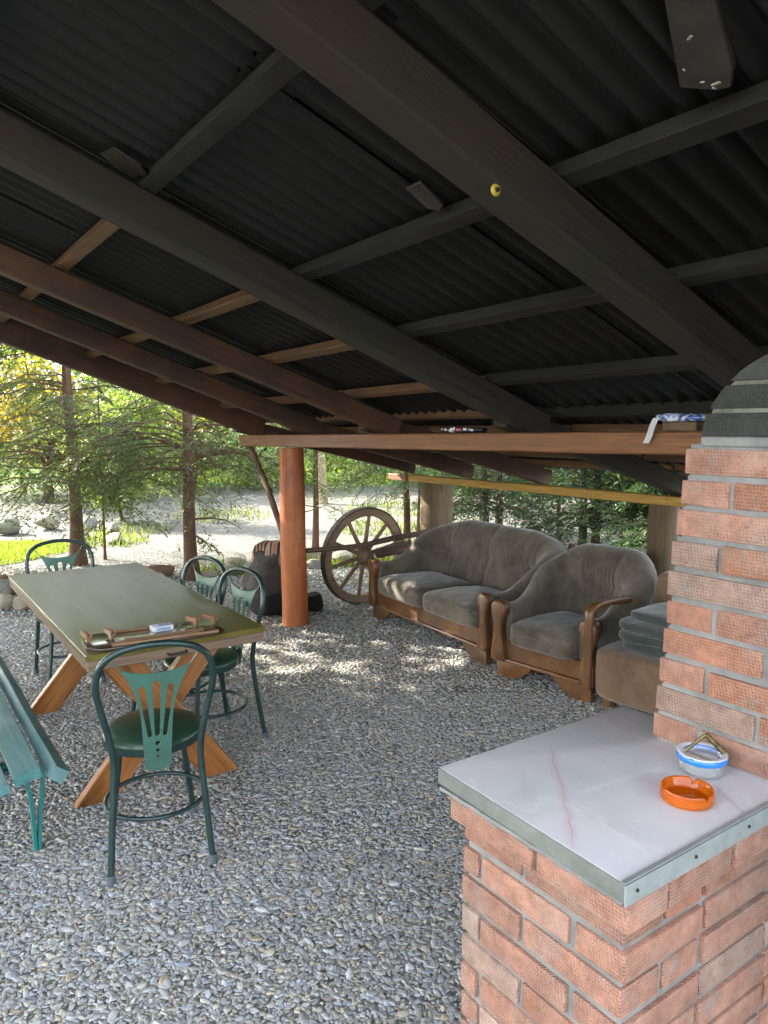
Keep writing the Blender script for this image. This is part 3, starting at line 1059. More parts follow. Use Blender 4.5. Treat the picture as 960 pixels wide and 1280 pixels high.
for (dx, dy, s_) in ((1.245, .87, .010), (1.355, .880, .013), (1.34, .90, .006), (1.30, .915, .006), (1.362, .888, .007)):
    b = MB()
    b.box(on_roof(dx, dy, D - .031 + (1.385 - dx) * .1), (s_ * 1.4, s_ * .6, .003), Matrix.Rotation(R(random.uniform(0, 180)), 4, 'Z'), .0008)
    b.build('fleck', M['fleck'], p_)
scrap('roof_patch', [on_roof(1.30, 1.83, D), on_roof(1.30, 1.76, D), on_roof(1.39, 1.755, D - .02), on_roof(1.405, 1.79, D - .025), on_roof(1.38, 1.82, D - .02)], .012, M['foil'])
scrap('roof_patch', [on_roof(.66, 2.70, D), on_roof(.68, 2.60, D), on_roof(.76, 2.59, D - .01), on_roof(.80, 2.615, D - .02), on_roof(.77, 2.67, D - .025), on_roof(.73, 2.70, D - .015)], .005, M['foil'], 'torn grey film hanging under the roof sheets')
# ------------------------------------------------------------------ brick barbecue
bbq = thing('barbecue', 'brick barbecue with textured brick courses and a marbled side counter', 'barbecue', (1.3, .95, 0))
ROOT = Vector((1.3, .95, 0))
PITCH = 0.0705
def brick_col(soot=0.0):
    base = np.array([.42, .215, .148]) * random.uniform(.82, 1.12)
    q = random.random()
    if q < .20:
        base = np.array([.39, .255, .195]) * random.uniform(.85, 1.08)
    elif q < .34:
        base = np.array([.43, .20, .125]) * random.uniform(.85, 1.05)
    base = base * (1 - soot) + np.array([.050, .050, .044]) * random.uniform(.8, 1.3) * soot
    return (*base, random.choice([1.0, 1.0, .9, .55]) if soot < .5 else .5)

def course(b, a0, a1, fixed, axis, depth, z, first, sgn, soot=0.0, j=0.0035):
    """One course of bricks on a face. axis 'y': face at x=fixed running a0->a1 (a0 the quoin end)."""
    d = 1 if a1 > a0 else -1
    p = a0
    q0 = len(b.v)
    full, half = .238, .113
    ln = first
    while (a1 - p) * d > 0.03:
        L = min(ln, abs(a1 - p))
        c = p + d * L / 2
        hh = .0585 + random.uniform(-.003, .002)
        push = random.uniform(-j, j)
        if axis == 'y':
            b.box((fixed + sgn * depth / 2 + push, c, z + hh / 2), (depth, L, hh), R(random.uniform(-.35, .35)), .0035, 2, brick_col(soot))
        else:
            b.box((c, fixed + sgn * depth / 2 + push, z + hh / 2), (L, depth, hh), R(random.uniform(-.35, .35)), .0035, 2, brick_col(soot))
        p += d * (L + random.uniform(.008, .014))
        ln = full if random.random() < .86 else half
    for i_ in range(q0, len(b.v)):
        nv_ = noise.noise_vector(b.v[i_] * 55)
        b.v[i_] = b.v[i_] + nv_ * .0022
def local(b):
    b.v = [v - ROOT for v in b.v]
    return b
# counter base
CX0, CY0, CY1, CX1 = 1.026, .740, 1.165, 1.66
b = MB()
nz = 11
for k in range(nz):
    z = .8 - .0605 - k * PITCH
    if z < -.06:
        break
    alt = k % 2
    # left face (x = CX0), running from the near corner back
    if alt == 0:
        course(b, CY0 + .002, CY1, CX0, 'y', .112, z, .238, 1)
        course(b, CX0 + .125, 2.2, CY0, 'x', .112, z, .113, 1)
    else:
        course(b, CY0 + .125, CY1, CX0, 'y', .112, z, .238, 1)
        course(b, CX0 + .002, 2.2, CY0, 'x', .112, z, .238, 1)
local(b).build('counter_base', M['brick'], bbq, color=True, smooth=30)
b = MB()
b.box(((CX0 + 2.18) / 2, (CY0 + CY1) / 2, .395), (2.18 - CX0 - .016, CY1 - CY0 - .016, .80), None, .004)
local(b).build('mortar', M['mortar'], bbq, smooth=30)
# corbelled top course under the slab
b = MB()
z = .804
course(b, .702, 1.185, .983, 'y', .112, z, .205, 1, j=.002)
course(b, 1.102, 2.2, .705, 'x', .112, z, .20, 1, j=.002)
local(b).build('corbel_course', M['brick'], bbq, color=True, smooth=30)
b = MB()
b.box((1.56, .943, .834), (1.13, .462, .060), None, .003)
# squeezed-out mortar under the slab on the left side
P = []
for i in range(60):
    y = .712 + .478 * i / 59
    dz = .012 + .010 * noise.noise((y * 22, 3, 0)) + .006 * noise.noise((y * 60, 1, 0))
    ox = .979 + .003 * noise.noise((y * 30, 7, 0))
    P.append([(ox + .012, y, .8635), (ox, y, .8635), (ox - .001, y, .8635 - dz * .6), (ox + .003, y, .8635 - dz), (ox + .012, y, .8635 - dz - .001)])
b.grid(P)
local(b).build('mortar', M['mortar'], bbq, smooth=50)
# slab
b = MB()
out = [(.970, .703), (2.2, .703), (2.2, 1.0), (1.62, 1.0), (1.62, 1.197), (.984, 1.202)]
b.prism(out, .034, Matrix.Translation((0, 0, .883)), .0015)
slab = local(b).build('counter_slab', M['slabedge'], bbq, smooth=30)
b = MB()
b.prism([(x + .0035, y) if x < 1 else (x, y) for x, y in out], .0044, Matrix.Translation((0, 0, .8975 + .0012)), .0004)
local(b).build('tile', M['slab'], slab, smooth=30)
b = MB()
b.box((1.585, .7005, .8815), (1.232, .004, .038), None, .0008)
b.box((1.585, .706, .9025), (1.232, .009, .002), None, .0005)
tr = local(b).build('metal_trim', M['trim'], bbq, smooth=30)
for sx in (.998, 1.165, 1.34):
    b = MB()
    b.lathe([(0, .003), (.0025, .0026), (.0035, 0)], n=12)
    s_ = b.build('screw', M['screw'], tr)
    s_.matrix_local = Matrix.Translation(Vector((sx, .698, .884)) - ROOT) @ Matrix.Rotation(R(90), 4, 'X')
# oven wall beside the counter, sooty arched hood on top
WX, WY0, WY1 = 1.508, .05, 1.032
b = MB()
bs = MB()
core = []
k = 0
z = .9045
def wall_y(z):
    return WY1 - .055 * max(0, (z - .9) / .69) ** 1.4
rows = []
while z < 1.575:
    y1 = wall_y(z + .03) + random.uniform(-.004, .004)
    course(b, y1, WY0, WX, 'y', .112, z, (.113, .238)[k % 2], 1, 0, .004)
    course(b, WX + .126, 2.5, y1 - .112, 'x', .112, z, (.238, .113)[k % 2], 1, 0, .004)
    rows.append((z, y1))
    z += PITCH
    k += 1
ztop = z
local(b).build('oven_wall', M['brick'], bbq, color=True, smooth=30)
b = MB()
for z, y1 in rows:
    b.box((WX + .0065 + .5, (y1 - .010 + WY0) / 2, z + PITCH / 2 - .004), (1.0, y1 - .012 - WY0, PITCH - .0001), None, .0)
b.box((WX - .001 + .5, (.945 + WY0) / 2, ztop + .002), (1.0, .945 - WY0, .020), None, .003)
local(b).build('mortar', M['mortar'], bbq, smooth=0)
# sooty rounded hood: an arch of brick courses whose ends follow the curve
AY, AZ, AA, AB = .66, ztop + .006, .285, .205
def arc_y(z):
    q = min(1, max(0, (z - AZ) / AB))
    return AY + AA * math.sqrt(max(0.0, 1 - q * q))
z = ztop + .014
toyz = Matrix(((0, 0, 1, 0), (1, 0, 0, 0), (0, 1, 0, 0), (0, 0, 0, 1)))
while z < AZ + AB - .02:
    h = min(.050, AZ + AB - z - .003)
    p = None
    L = .238 if k % 2 else .16
    y_in = arc_y(z) - L
    tops = [(arc_y(z + h * j / 5) + random.uniform(-.0015, .0015), z + h * j / 5) for j in range(6)]
    tops = [q for q in tops if q[0] > y_in + .01]
    out = [(y_in, z)] + tops + [(y_in, tops[-1][1])]
    q0 = len(bs.v)
    bs.prism(out, .13, Matrix.Translation((WX + .065 + random.uniform(-.003, .003), 0, 0)) @ toyz, .004)
    cc = brick_col(1)
    bs.c[q0:] = [cc] * (len(bs.v) - q0)
    yy = y_in - .012
    while yy > WY0:
        L = min(.238, yy - WY0 + .03)
        bs.box((WX + .065 + random.uniform(-.003, .003), yy - L / 2, z + h / 2), (.13, L, h), None, .004, 2, brick_col(1))
        yy -= L + .012
    z += h + .0085
    k += 1
hood = local(bs).build('hood', M['brick'], bbq, color=True, smooth=30)
hood['label'] = 'soot blackened rounded brick hood'
b = MB()
out = [(WY0, AZ)] + [(AY + (AA - .008) * math.cos(PI / 2 * j / 16), AZ + (AB - .006) * math.sin(PI / 2 * j / 16)) for j in range(17)] + [(WY0, AZ + AB - .006)]
b.prism(out, .95, Matrix.Translation((WX + .0055 + .475, 0, 0)) @ toyz, .0)
local(b).build('hood_mortar', m_stone('sooty_mortar', (.05, .048, .038), (.30, .29, .23)), hood, smooth=30)
# lower part of the wall below the slab level and a chimney out of the hood
b = MB()
b.box((2.1, .5, .45), (.95, .86, .9), None, .004)
local(b).build('wall_base', M['mortar'], bbq, smooth=30)
b = MB()
b.box((2.1, .42, 2.05), (.34, .34, .66), None, .006)
local(b).build('flue', M['soot'], bbq, smooth=30)

# ------------------------------------------------------------------ ashtrays on the counter
t = thing('ashtray', 'round orange glass ashtray with notched rim on the marbled counter', 'ashtray', (1.302, .806, .9025))
b = MB()
R0 = .050
n = 72
prof = [(.0, .0), (.044, .0), (.049, .002), (.0505, .006), (.0505, .024), (.0495, .027), (.0465, .0272), (.0445, .025), (.0435, .012), (.040, .0075), (.0, .0065)]
P = []
for i in range(n):
    a = 2 * PI * i / n
    notch = max(0, 1 - min(abs(((a - c + PI) % (2 * PI)) - PI) for c in (.35, .35 + 2.09, .35 + 4.19)) / .12)
    dz = .010 * smoothstep(0, 1, notch)
    row = []
    for r, z in prof:
        row.append((r * math.cos(a), r * math.sin(a), z - (dz if z > .02 else 0)))
    P.append(row)
b.grid(P, cu=True)
b.build('bowl', M['orangeglass'], t, smooth=50)

t = thing('glass_bowl', 'clear glass bowl with blue painted rim and metal clip on top', 'ashtray', (1.440, .861, .9025))
b = MB()
b.lathe([(0, 0), (.040, 0), (.045, .003), (.0465, .010), (.0460, .030), (.0425, .030), (.0425, .010), (.039, .007), (0, .006)], n=48)
b.build('glass', M['clearglass'], t, smooth=50)
b = MB()
b.lathe([(.041, .029), (.050, .029), (.0525, .033), (.0525, .040), (.050, .0435), (.0455, .044)], n=48)
b.build('rim', M['bluepaint'], t, smooth=50)
b = MB()
P = []
for i in range(80):
    a = 2 * PI * i / 80
    w_ = .0505 + .0022 * noise.noise((math.cos(a) * 3, math.sin(a) * 3, 1))
    P.append([(.040 * math.cos(a), .040 * math.sin(a), .0425), (.044 * math.cos(a), .044 * math.sin(a), .0452), (w_ * math.cos(a), w_ * math.sin(a), .0446), (w_ * 1.01 * math.cos(a), w_ * 1.01 * math.sin(a), .0425)])
b.grid(P, cu=True)
b.build('paint_layer', M['whitepaint'], t, smooth=50)
b = MB()
b.lathe([(0, .034), (.038, .034), (.0405, .040)], n=40)
b.build('lid', M['clearglass'], t, smooth=50)
for sgn, wd in ((-1, .006), (1, .009)):
    b = MB()
    p0 = Vector((.028 * sgn + .004, -.028 * sgn - .004, .044))
    p1 = Vector((.004, -.004, .083))
    for q in range(9):
        a, c = p0.lerp(p1, q / 9), p0.lerp(p1, (q + 1) / 9)
        b.tube([a, a.lerp(c, .5), c], [wd * .6, wd * .72, wd * .6], 8)
    b.build('clip_arm', M['brass'], t, smooth=50)

# ------------------------------------------------------------------ table with game board
TX0, TX1, TY0, TY1, TZ = .655, 1.43, 2.99, 4.90, .74
table = thing('table', 'long olive brown varnished table on crossed orange plank legs', 'table', (1.04, 3.95, 0), R(0))
TO = Vector((1.04, 3.95, 0))
def tl(b):
    b.v = [v - TO for v in b.v]
    return b
for xc_, wd_ in (((TX0 + TX1) / 2, TX1 - TX0),):
    timber('tabletop', (xc_ - 1.04, TY0 - 3.95, TZ - .011), (xc_ - 1.04, TY1 - 3.95, TZ - .011), wd_, .022, M['tabletop'], table, wob=.0008, seed=41 + int(xc_ * 10))
b = MB()
b.box((1.0425, TY0 + .022, TZ - .045), (TX1 - TX0 - .01, .04, .044), None, .004)
b.box((1.0425, TY1 - .022, TZ - .045), (TX1 - TX0 - .01, .04, .044), None, .004)
b.box((TX0 + .022, 3.95, TZ - .045), (.035, TY1 - TY0 - .09, .044), None, .004)
b.box((TX1 - .022, 3.95, TZ - .045), (.035, TY1 - TY0 - .09, .044), None, .004)
tl(b).build('apron', M['tableedge'], table)
b = MB()
b.tube([(-.04, 0, 0), (-.038, -.018, -.004), (.038, -.018, -.004), (.04, 0, 0)], .005, 8)
hd = b.build('handle', M['iron'], table)
hd.location = Vector((1.02, TY0 + .001, TZ - .045)) - TO
for y, fl in ((3.23, 1), (4.50, -1)):
    for sgn in (-1, 1):
        xa, xb = (.72, 1.27) if sgn > 0 else (1.29, .82)
        o = timber('leg', Vector((xa, y + .024 * sgn * fl, .0)) - TO, Vector((xb, y + .024 * sgn * fl, TZ - .075)) - TO, .046, .135, M['tableleg'], table, up=(-sgn, 0, 1), seed=43 + sgn)
        # trim feet to the ground and the top to the panel
        mw = LM[o.name]
        inv = mw.inverted()
        for v in o.data.vertices:
            p = mw @ v.co
            if v.co.x < -.30:
                dirx = (mw.to_3x3() @ Vector((1, 0, 0)))
                p2 = p + dirx * ((-.01 - p.z) / dirx.z)
                v.co = inv @ p2
            elif v.co.x > .30:
                dirx = (mw.to_3x3() @ Vector((1, 0, 0)))
                p2 = p + dirx * ((TZ - .028 - p.z) / dirx.z)
                v.co = inv @ p2

g = thing('game_board', 'dark lacquered game board with wooden strips and four grooved holders on the table', 'board game', (.965, 3.115, TZ + .001), R(-5))
b = MB()
cut = .05
oc = [(-.285 + cut, -.125), (.285 - cut, -.125), (.285, -.125 + cut), (.285, .125 - cut), (.285 - cut, .125), (-.285 + cut, .125), (-.285, .125 - cut), (-.285, -.125 + cut)]
b.prism(oc, .012, Matrix.Translation((0, 0, .006)), .002)
b.build('panel', M['game'], g)
for (x0, x1, y) in ((-.17, .12, .098), (-.13, .20, -.052), (-.19, .25, -.105), (-.19, .17, -.085)):
    timber('strip', (x0, y, .017), (x1, y - .004, .017), .011, .010, M['gamestrip'], g, wob=.0004, seed=int(x0 * 50))
for (x, y, rz) in ((-.268, .035, 98), (-.175, .028, 100), (.185, .055, 112), (.262, .048, 114)):
    b = MB()
    m = Matrix.Translation((x, y, 0)) @ Matrix.Rotation(R(rz), 4, 'Z')
    for sgn in (-1, 1):
        b.add(*box_data(.078, .010, .014, .0012), m @ Matrix.Translation((0, sgn * .0085, .043)))
    b.add(*box_data(.074, .024, .008, .001), m @ Matrix.Translation((0, 0, .0325)))
    b.add(*box_data(.018, .014, .020, .001), m @ Matrix.Translation((-.018, 0, .0215)))
    b.build('holder', M['gamestrip'], g)
t = thing('cigarette_packet', 'small white and pale blue packet lying on the game board', 'packet', (1.012, 3.155, TZ + .0135), R(2))
b = MB()
b.box((0, 0, .011), (.088, .055, .022), None, .0015)
pk = b.build('carton', M['whitepaint'], t)
b = MB()
b.box((.008, 0, .0226), (.05, .030, .0012), None, .0003)
b.box((0, -.0279, .011), (.06, .0008, .010), None, .0002)
mlb = m_plain('pale_blue_print', (.30, .40, .62), .4)
b.build('print', mlb, pk)

# ------------------------------------------------------------------ chairs
def make_chair(label):
    t = thing('bistro_chair', label, 'chair', group='green metal chairs around the table')
    # rear tube: one continuous hoop from foot to foot
    half = [(.182, -.235, .0), (.172, -.212, .15), (.160, -.190, .32), (.154, -.180, .43), (.166, -.184, .53), (.190, -.196, .64), (.203, -.214, .73), (.185, -.232, .81), (.135, -.244, .855), (.065, -.250, .875), (0, -.252, .88)]
    pts = half + [(-x, y, z) for x, y, z in half[:-1][::-1]]
    b = MB()
    sp = spline(pts, 5)
    b.tube(sp, .0125, 12)
    back = b.build('back_hoop', M['chairmetal'], t, smooth=60)
    for sgn in (1, -1):
        b = MB()
        b.lathe([(0, -.004), (.0145, -.004), (.0155, .0), (.0150, .035), (.0125, .037)], n=14)
        f_ = b.build('rubber_foot', M['rubber'], back)
        f_.location = (.1815 * sgn, -.233, .004)
    # front legs
    for sgn in (1, -1):
        b = MB()
        b.tube(spline([(.118 * sgn, .115, .425), (.128 * sgn, .130, .30), (.150 * sgn, .155, .12), (.162 * sgn, .170, .0)], 4), .0120, 12)
        lg = b.build('leg', M['chairmetal'], t, smooth=60)
        b = MB()
        b.lathe([(0, -.004), (.014, -.004), (.015, .0), (.0145, .035), (.012, .037)], n=14)
        f_ = b.build('rubber_foot', M['rubber'], lg)
        f_.location = (.1605 * sgn, .168, .004)
    # ring stretcher
    b = MB()
    b.tube([(.188 * math.cos(2 * PI * k / 48), -.018 + .182 * math.sin(2 * PI * k / 48), .205) for k in range(48)], .0085, 8, closed=True)
    b.build('stretcher_ring', M['chairmetal'], t, smooth=60)
    # seat: padded disc over a metal band
    b = MB()
    b.lathe([(0, .420), (.165, .420), (.186, .424), (.1885, .430), (.1885, .448), (.183, .450)], n=48)
    b.v = [v + Vector((0, .028, 0)) for v in b.v]
    sb = b.build('seat_band', M['chairmetal'], t, smooth=50)
    b = MB()
    b.lathe([(.186, .447), (.1905, .452), (.189, .462), (.178, .474), (.15, .484), (.10, .490), (.05, .4915), (0.0, .492)], n=48)
    b.v = [v + Vector((0, .028, 0)) for v in b.v]
    b.build('seat', M['vinyl'], t, smooth=60)
    # pressed metal splat, fan shaped with slots
    def side(z):   # half width
        q = (z - .40) / (.835 - .40)
        return .046 + .020 * q + .078 * max(0, (q - .45) / .55) ** 1.9
    zs = [.40 + (.835 - .40) * k / 16 for k in range(17)]
    right = [(side(z), z) for z in zs]
    topc = [(.144 * math.cos(a), .835 - .062 * math.sin(a)) for a in [PI * k / 20 for k in range(1, 20)]]
    left = [(-x, z) for x, z in right[::-1]]
    bot = [(.046 * math.cos(a), .40 - .022 * math.sin(-a)) for a in [PI + PI * k / 8 for k in range(1, 8)]]
    outline = right + topc + left + bot
    def slot(z0, z1, x0, x1, hw0, hw1):
        pts = []
        for k in range(9):
            a = PI + PI * k / 8
            pts.append((x0 + hw0 * math.cos(a), z0 + hw0 * math.sin(a)))
        for k in range(9):
            a = PI * k / 8
            pts.append((x1 + hw1 * math.cos(a), z1 + hw1 * math.sin(a)))
        return pts[::-1]
    holes = [slot(.53, .728, 0, 0, .0095, .0150), slot(.527, .715, .0265, .050, .0085, .0125), slot(.527, .715, -.0265, -.050, .0085, .0125)]
    for z, r in ((.492, .0095), (.463, .0072), (.438, .0050)):
        holes.append([(r * math.cos(2 * PI * k / 14), z + r * math.sin(2 * PI * k / 14)) for k in range(14)][::-1])
    # plane of the back: leans with the hoop
    y0, y1 = -.182, -.2475
    lean = math.atan((y0 - y1) / (.835 - .42))
    mt = Matrix.Translation((0, y0, .42)) @ Matrix.Rotation(lean, 4, 'X') @ Matrix.Rotation(R(90), 4, 'X') @ Matrix.Translation((0, -.42, 0))
    flat_shape('splat', outline, holes, .004, M['splat'], t, mt)
    return t
ch = make_chair('green metal chair with its back to the viewer at the near end of the table')
ch.location = (.848, 2.79, 0)
ch.rotation_euler = (0, 0, R(-13))
GC = 'green metal chairs around the table'
dup(ch, (1.365, 3.56, 0), R(100), 'green metal chair on the right of the table, its round seat in full view', GC)
dup(ch, (1.335, 3.99, 0), R(103), 'green metal chair on the right of the table, farther one beside the orange post', GC)
dup(ch, (1.0, 4.98, 0), R(178), 'green metal chair facing the viewer at the far end of the table', GC)

# ------------------------------------------------------------------ bench at the left edge
bench = thing('garden_bench', 'teal painted slatted bench on curved iron legs at the left edge', 'bench', (.25, 3.6, 0))
BO = Vector((.25, 3.6, 0))
def slat(x, z, ang, wd, th, y0=2.74, y1=4.55, name='seat_slat'):
    up = (math.sin(ang), 0, math.cos(ang))
    timber(name, Vector((x, y0, z)) - BO, Vector((x, y1, z)) - BO, wd, th, M['benchwood'], bench, up=up, wob=.0025, seed=int(x * 100))
slat(.490, .400, R(38), .058, .046)
slat(.392, .408, R(-12), .090, .034, y0=2.76)
slat(.285, .388, R(-10), .090, .034, y0=2.74)
slat(.178, .375, R(-4), .090, .034)
slat(.071, .375, R(8), .090, .034)
for x, z in ((.0, .52), (-.05, .64), (-.10, .76)):
    slat(x, z, R(-72), .085, .032, name='back_slat')
for y in (3.0, 4.3):
    b = MB()
    pts = spline([(.30, y, .368), (.345, y, .372), (.40, y, .34), (.428, y, .24), (.436, y, .10), (.438, y, 0)], 6)
    for p, q in zip(pts[:-1], pts[1:]):
        d = (q - p)
        b.box((p + q) / 2, (.013, .036, d.length * 1.12), Matrix.Rotation(math.atan2(d.x, d.z), 4, 'Y'), .0015)
    pts = spline([(.470, y, .375), (.466, y, .25), (.450, y, .12), (.444, y, .0)], 6)
    for p, q in zip(pts[:-1], pts[1:]):
        d = (q - p)
        b.box((p + q) / 2 + Vector((.008, 0, 0)), (.013, .036, d.length * 1.12), Matrix.Rotation(math.atan2(d.x, d.z), 4, 'Y'), .0015)
    b.v = [v - BO for v in b.v]
    b.build('leg', M['benchmetal'], bench)
    b = MB()
    pts = spline([(-.12, y, .82), (-.03, y, .56), (.03, y, .36), (-.06, y, .18), (-.12, y, 0)], 6)
    for p, q in zip(pts[:-1], pts[1:]):
        d = (q - p)
        b.box((p + q) / 2, (.013, .036, d.length * 1.12), Matrix.Rotation(math.atan2(d.x, d.z), 4, 'Y'), .0015)
    b.box((.2, y, .352), (.44, .034, .008), None, .0015)
    b.v = [v - BO for v in b.v]
    b.build('leg', M['benchmetal'], bench)

# ------------------------------------------------------------------ sofas
def make_sofa(name, label, cat, loc, rz, W, seats, D=.70, hb=.84, group=None):
    """Local frame: the front faces -X (x = 0), width along Y."""
    t = thing(name, label, cat, loc, rz, group)
    hw = W / 2
    # swept upholstery: arms and back in one piece
    ai = hw - .085                 # arm centre line
    xb = D - .13                   # back centre line
    rad = .19
    path = []
    n1 = 14
    for i in range(n1):
        path.append((.045 + (xb - rad - .045) * i / n1, ai))
    for i in range(10):
        a = PI / 2 * (i / 10)
        path.append((xb - rad + rad * math.sin(a), ai - rad + rad * math.cos(a)))
    nb = int(26 * W) + 8
    for i in range(nb + 1):
        path.append((xb, (ai - rad) - 2 * (ai - rad) * i / nb))
    half = path[:n1 + 10]
    path = path + [(x, -y) for x, y in half[::-1]]
    P = []
    N = len(path)
    for i, (x, y) in enumerate(path):
        x0, y0 = path[max(i - 1, 0)]
        x1, y1 = path[min(i + 1, N - 1)]
        tx, ty = x1 - x0, y1 - y0
        l = math.hypot(tx, ty)
        nx, ny = ty / l, -tx / l      # inward normal (path runs arm->back->arm)
        # make sure it points inside
        if nx * (D * .4 - x) + ny * (0 - y) < 0:
            nx, ny = -nx, -ny
        q = smoothstep(.15, D - .10, x)
        edge = abs(y) / ai
        crown = 1 - max(0, edge - .30) ** 2 * .22 / (.7 ** 2) * 1.0 if x > xb - .001 else 1
        hgt = .485 + (hb - .07 - .485) * q ** 1.15
        if x > xb - rad:
            c2 = 1 - smoothstep(.50, 1.05, edge)
            hgt = hgt + .07 * c2 * smoothstep(xb - rad, xb, x)
        th = .062 + .035 * q
        lean = .12 * q
        seam = 0
        if seats > 1:
            seam += .024 * math.exp(-(y / .014) ** 2) * (1 if x > xb - .01 else 0)
        cs = abs(abs(y) - (ai - rad * 1.0))
        ruff = .006 * math.sin(i * 1.9) * math.exp(-(cs / .11) ** 2) * q
        row = []
        prof = []
        zb_ = .20
        steps = 14
        for k in range(steps + 1):          # inner face going up
            s = k / steps
            z = zb_ + (hgt - th - zb_) * s
            zl = zb_ + (hb - zb_) * .58
            crease = .034 * math.exp(-((z - zl) / .020) ** 2) * q
            bulge = .022 * math.sin(PI * min(1, s * 1.0)) * q + (.020 * math.sin(PI * min(1, max(0, (z - zl) / max(.05, hgt - zl)))) * q if z > zl else 0)
            off = th + bulge - crease - seam * (1 if z > .3 else 0) + ruff
            prof.append((off, z))
        for k in range(1, 10):              # top roll
            a = PI * k / 10
            prof.append((th * math.cos(a) - seam * .5 * math.sin(a) * 0 + (ruff - seam) * math.cos(a) * (1 if a < PI / 2 else 0), hgt - th + th * math.sin(a) - seam * .6 * math.sin(a)))
        for k in range(9):                  # outside going down
            s = k / 8
            prof.append((-th, hgt - th - (hgt - th - .10) * s))
        for off, z in prof:
            sh = lean * max(0, (z - .30) / (hb - .30))
            px = x + nx * off - nx * sh
            py = y + ny * off - ny * sh * .6
            g_ = noise.noise((px * 5, py * 5, z * 5)) * .006
            row.append((px + g_, py, z + g_ * .5))
        P.append(row)
    b = MB()
    b.grid(P)
    # end caps at the arm fronts
    for row in (P[0], P[-1]):
        b.add(row, [list(range(len(row)))])
    b.build('upholstery', M['velour'], t, smooth=70)
    # seat cushions
    sw = (2 * (ai - .062)) / seats
    for k in range(seats):
        cy = -(ai - .062) + sw * (k + .5)
        def puff(p):
            z = p.z
            rx, ry = p.x / .30, p.y / (sw / 2)
            bul = .028 * (1 - min(1, rx * rx)) * (1 - min(1, ry * ry))
            if z > 0:
                z += bul
                z -= .010 * max(0, rx) ** 2
            g_ = noise.noise((p.x * 6 + k, p.y * 6, 2.0)) * .007
            return Vector((p.x, p.y, z + g_))
        b = MB()
        b.grid(super_ell(.30, sw / 2 - .003, .082, .38, .26, 56, 26, puff), cu=True)
        o = b.build('seat_cushion', M['velour'], t, smooth=80)
        o.location = (.27, cy, .305)
        b = MB()
        rim_ = [Vector((.298 * math.copysign(abs(math.cos(a_)) ** .26, math.cos(a_)), (sw / 2 - .004) * math.copysign(abs(math.sin(a_)) ** .26, math.sin(a_)), .020 + .004 * math.sin(a_ * 5))) for a_ in [2 * PI * k_ / 96 for k_ in range(96)]]
        b.tube(rim_, .0042, 6, closed=True)
        b.build('piping', M['velour'], o, smooth=80)
    # wooden base
    b = MB()
    b.box((.045, 0, .185), (.030, W - .15, .115), None, .003)
    b.box((.033, 0, .118), (.052, W - .10, .022), None, .008, 2)
    b.box((D / 2, hw - .075, .16), (D - .10, .03, .14), None, .003)
    b.box((D / 2, -hw + .075, .16), (D - .10, .03, .14), None, .003)
    b.build('base', M['sofawood'], t)
    for sgn in (1, -1):
        out = [(.0, .0), (.13, .0), (.15, .018), (.20, .030), (.215, .052), (.25, .070), (.27, .095), (.27, .107), (0, .107)]
        b = MB()
        m = Matrix.Translation((.042, sgn * (hw - .045), 0)) @ Matrix(((0, 0, 1, 0), (-sgn, 0, 0, 0), (0, 1, 0, 0), (0, 0, 0, 1)))
        b.prism(out, .042, m, .003)
        b.build('plinth', M['sofawood'], t)
        b = MB()
        b.box((D - .09, sgn * (hw - .09), .05), (.07, .07, .10), None, .006)
        b.build('foot', M['sofawood'], t)
        # carved arm front
        out = [(-.040, .107), (.044, .107), (.048, .16), (.040, .24), (.034, .31), (.036, .37), (.046, .41), (.052, .445), (.050, .478), (.036, .502), (.010, .512), (-.020, .508), (-.042, .488), (-.050, .458), (-.048, .43), (-.034, .40), (-.024, .36), (-.024, .30), (-.034, .22), (-.042, .16)]
        out = [(x * 1.18, z) for x, z in out]
        b = MB()
        m = Matrix.Translation((.025, sgn * (hw - .068), 0)) @ Matrix(((0, 0, 1, 0), (sgn, 0, 0, 0), (0, 1, 0, 0), (0, 0, 0, 1)))
        b.prism(out, .075, m, .016)
        b.build('arm_front', M['sofawood'], t, smooth=50)
    return t
make_sofa('sofa', 'worn grey velour two seat sofa with carved wooden base behind the wagon wheel', 'sofa', (3.415, 4.40, 0), R(-3.5), 1.62, 2, D=.82, hb=.835)
make_sofa('armchair', 'worn grey velour armchair with carved wooden arm fronts beside the sofa', 'armchair', (3.355, 3.115, 0), R(7), .80, 1, D=.80, hb=.825)

# brown chair with bent wooden arms, and cushions on it
bc = thing('brown_armchair', 'brown cloth armchair with bent wooden arms half hidden by the brick wall', 'armchair', (3.44, 2.37, 0), R(6))
def wrinkle(p):
    return p + Vector((noise.noise((p.y * 7, p.z * 9, 1)), noise.noise((p.x * 7, p.z * 9, 4)), noise.noise((p.x * 8, p.y * 6, 7)))) * .008
b = MB()
b.grid(super_ell(.36, .375, .155, .22, .22, 64, 26, wrinkle), cu=True)
o = b.build('seat', M['brownfabric'], bc, smooth=80)
o.location = (.33, 0, .215)
b = MB()
b.grid(super_ell(.09, .34, .24, .3, .3, 48, 20, wrinkle), cu=True)
o = b.build('backrest', M['brownfabric'], bc, smooth=80)
o.location = (.62, -.02, .52)
b = MB()
for sx in (.06, .60):
    for sy in (-.3, .3):
        b.box((sx, sy, .035), (.05, .05, .07), None, .004)
b.build('feet', M['sofawood'], bc)
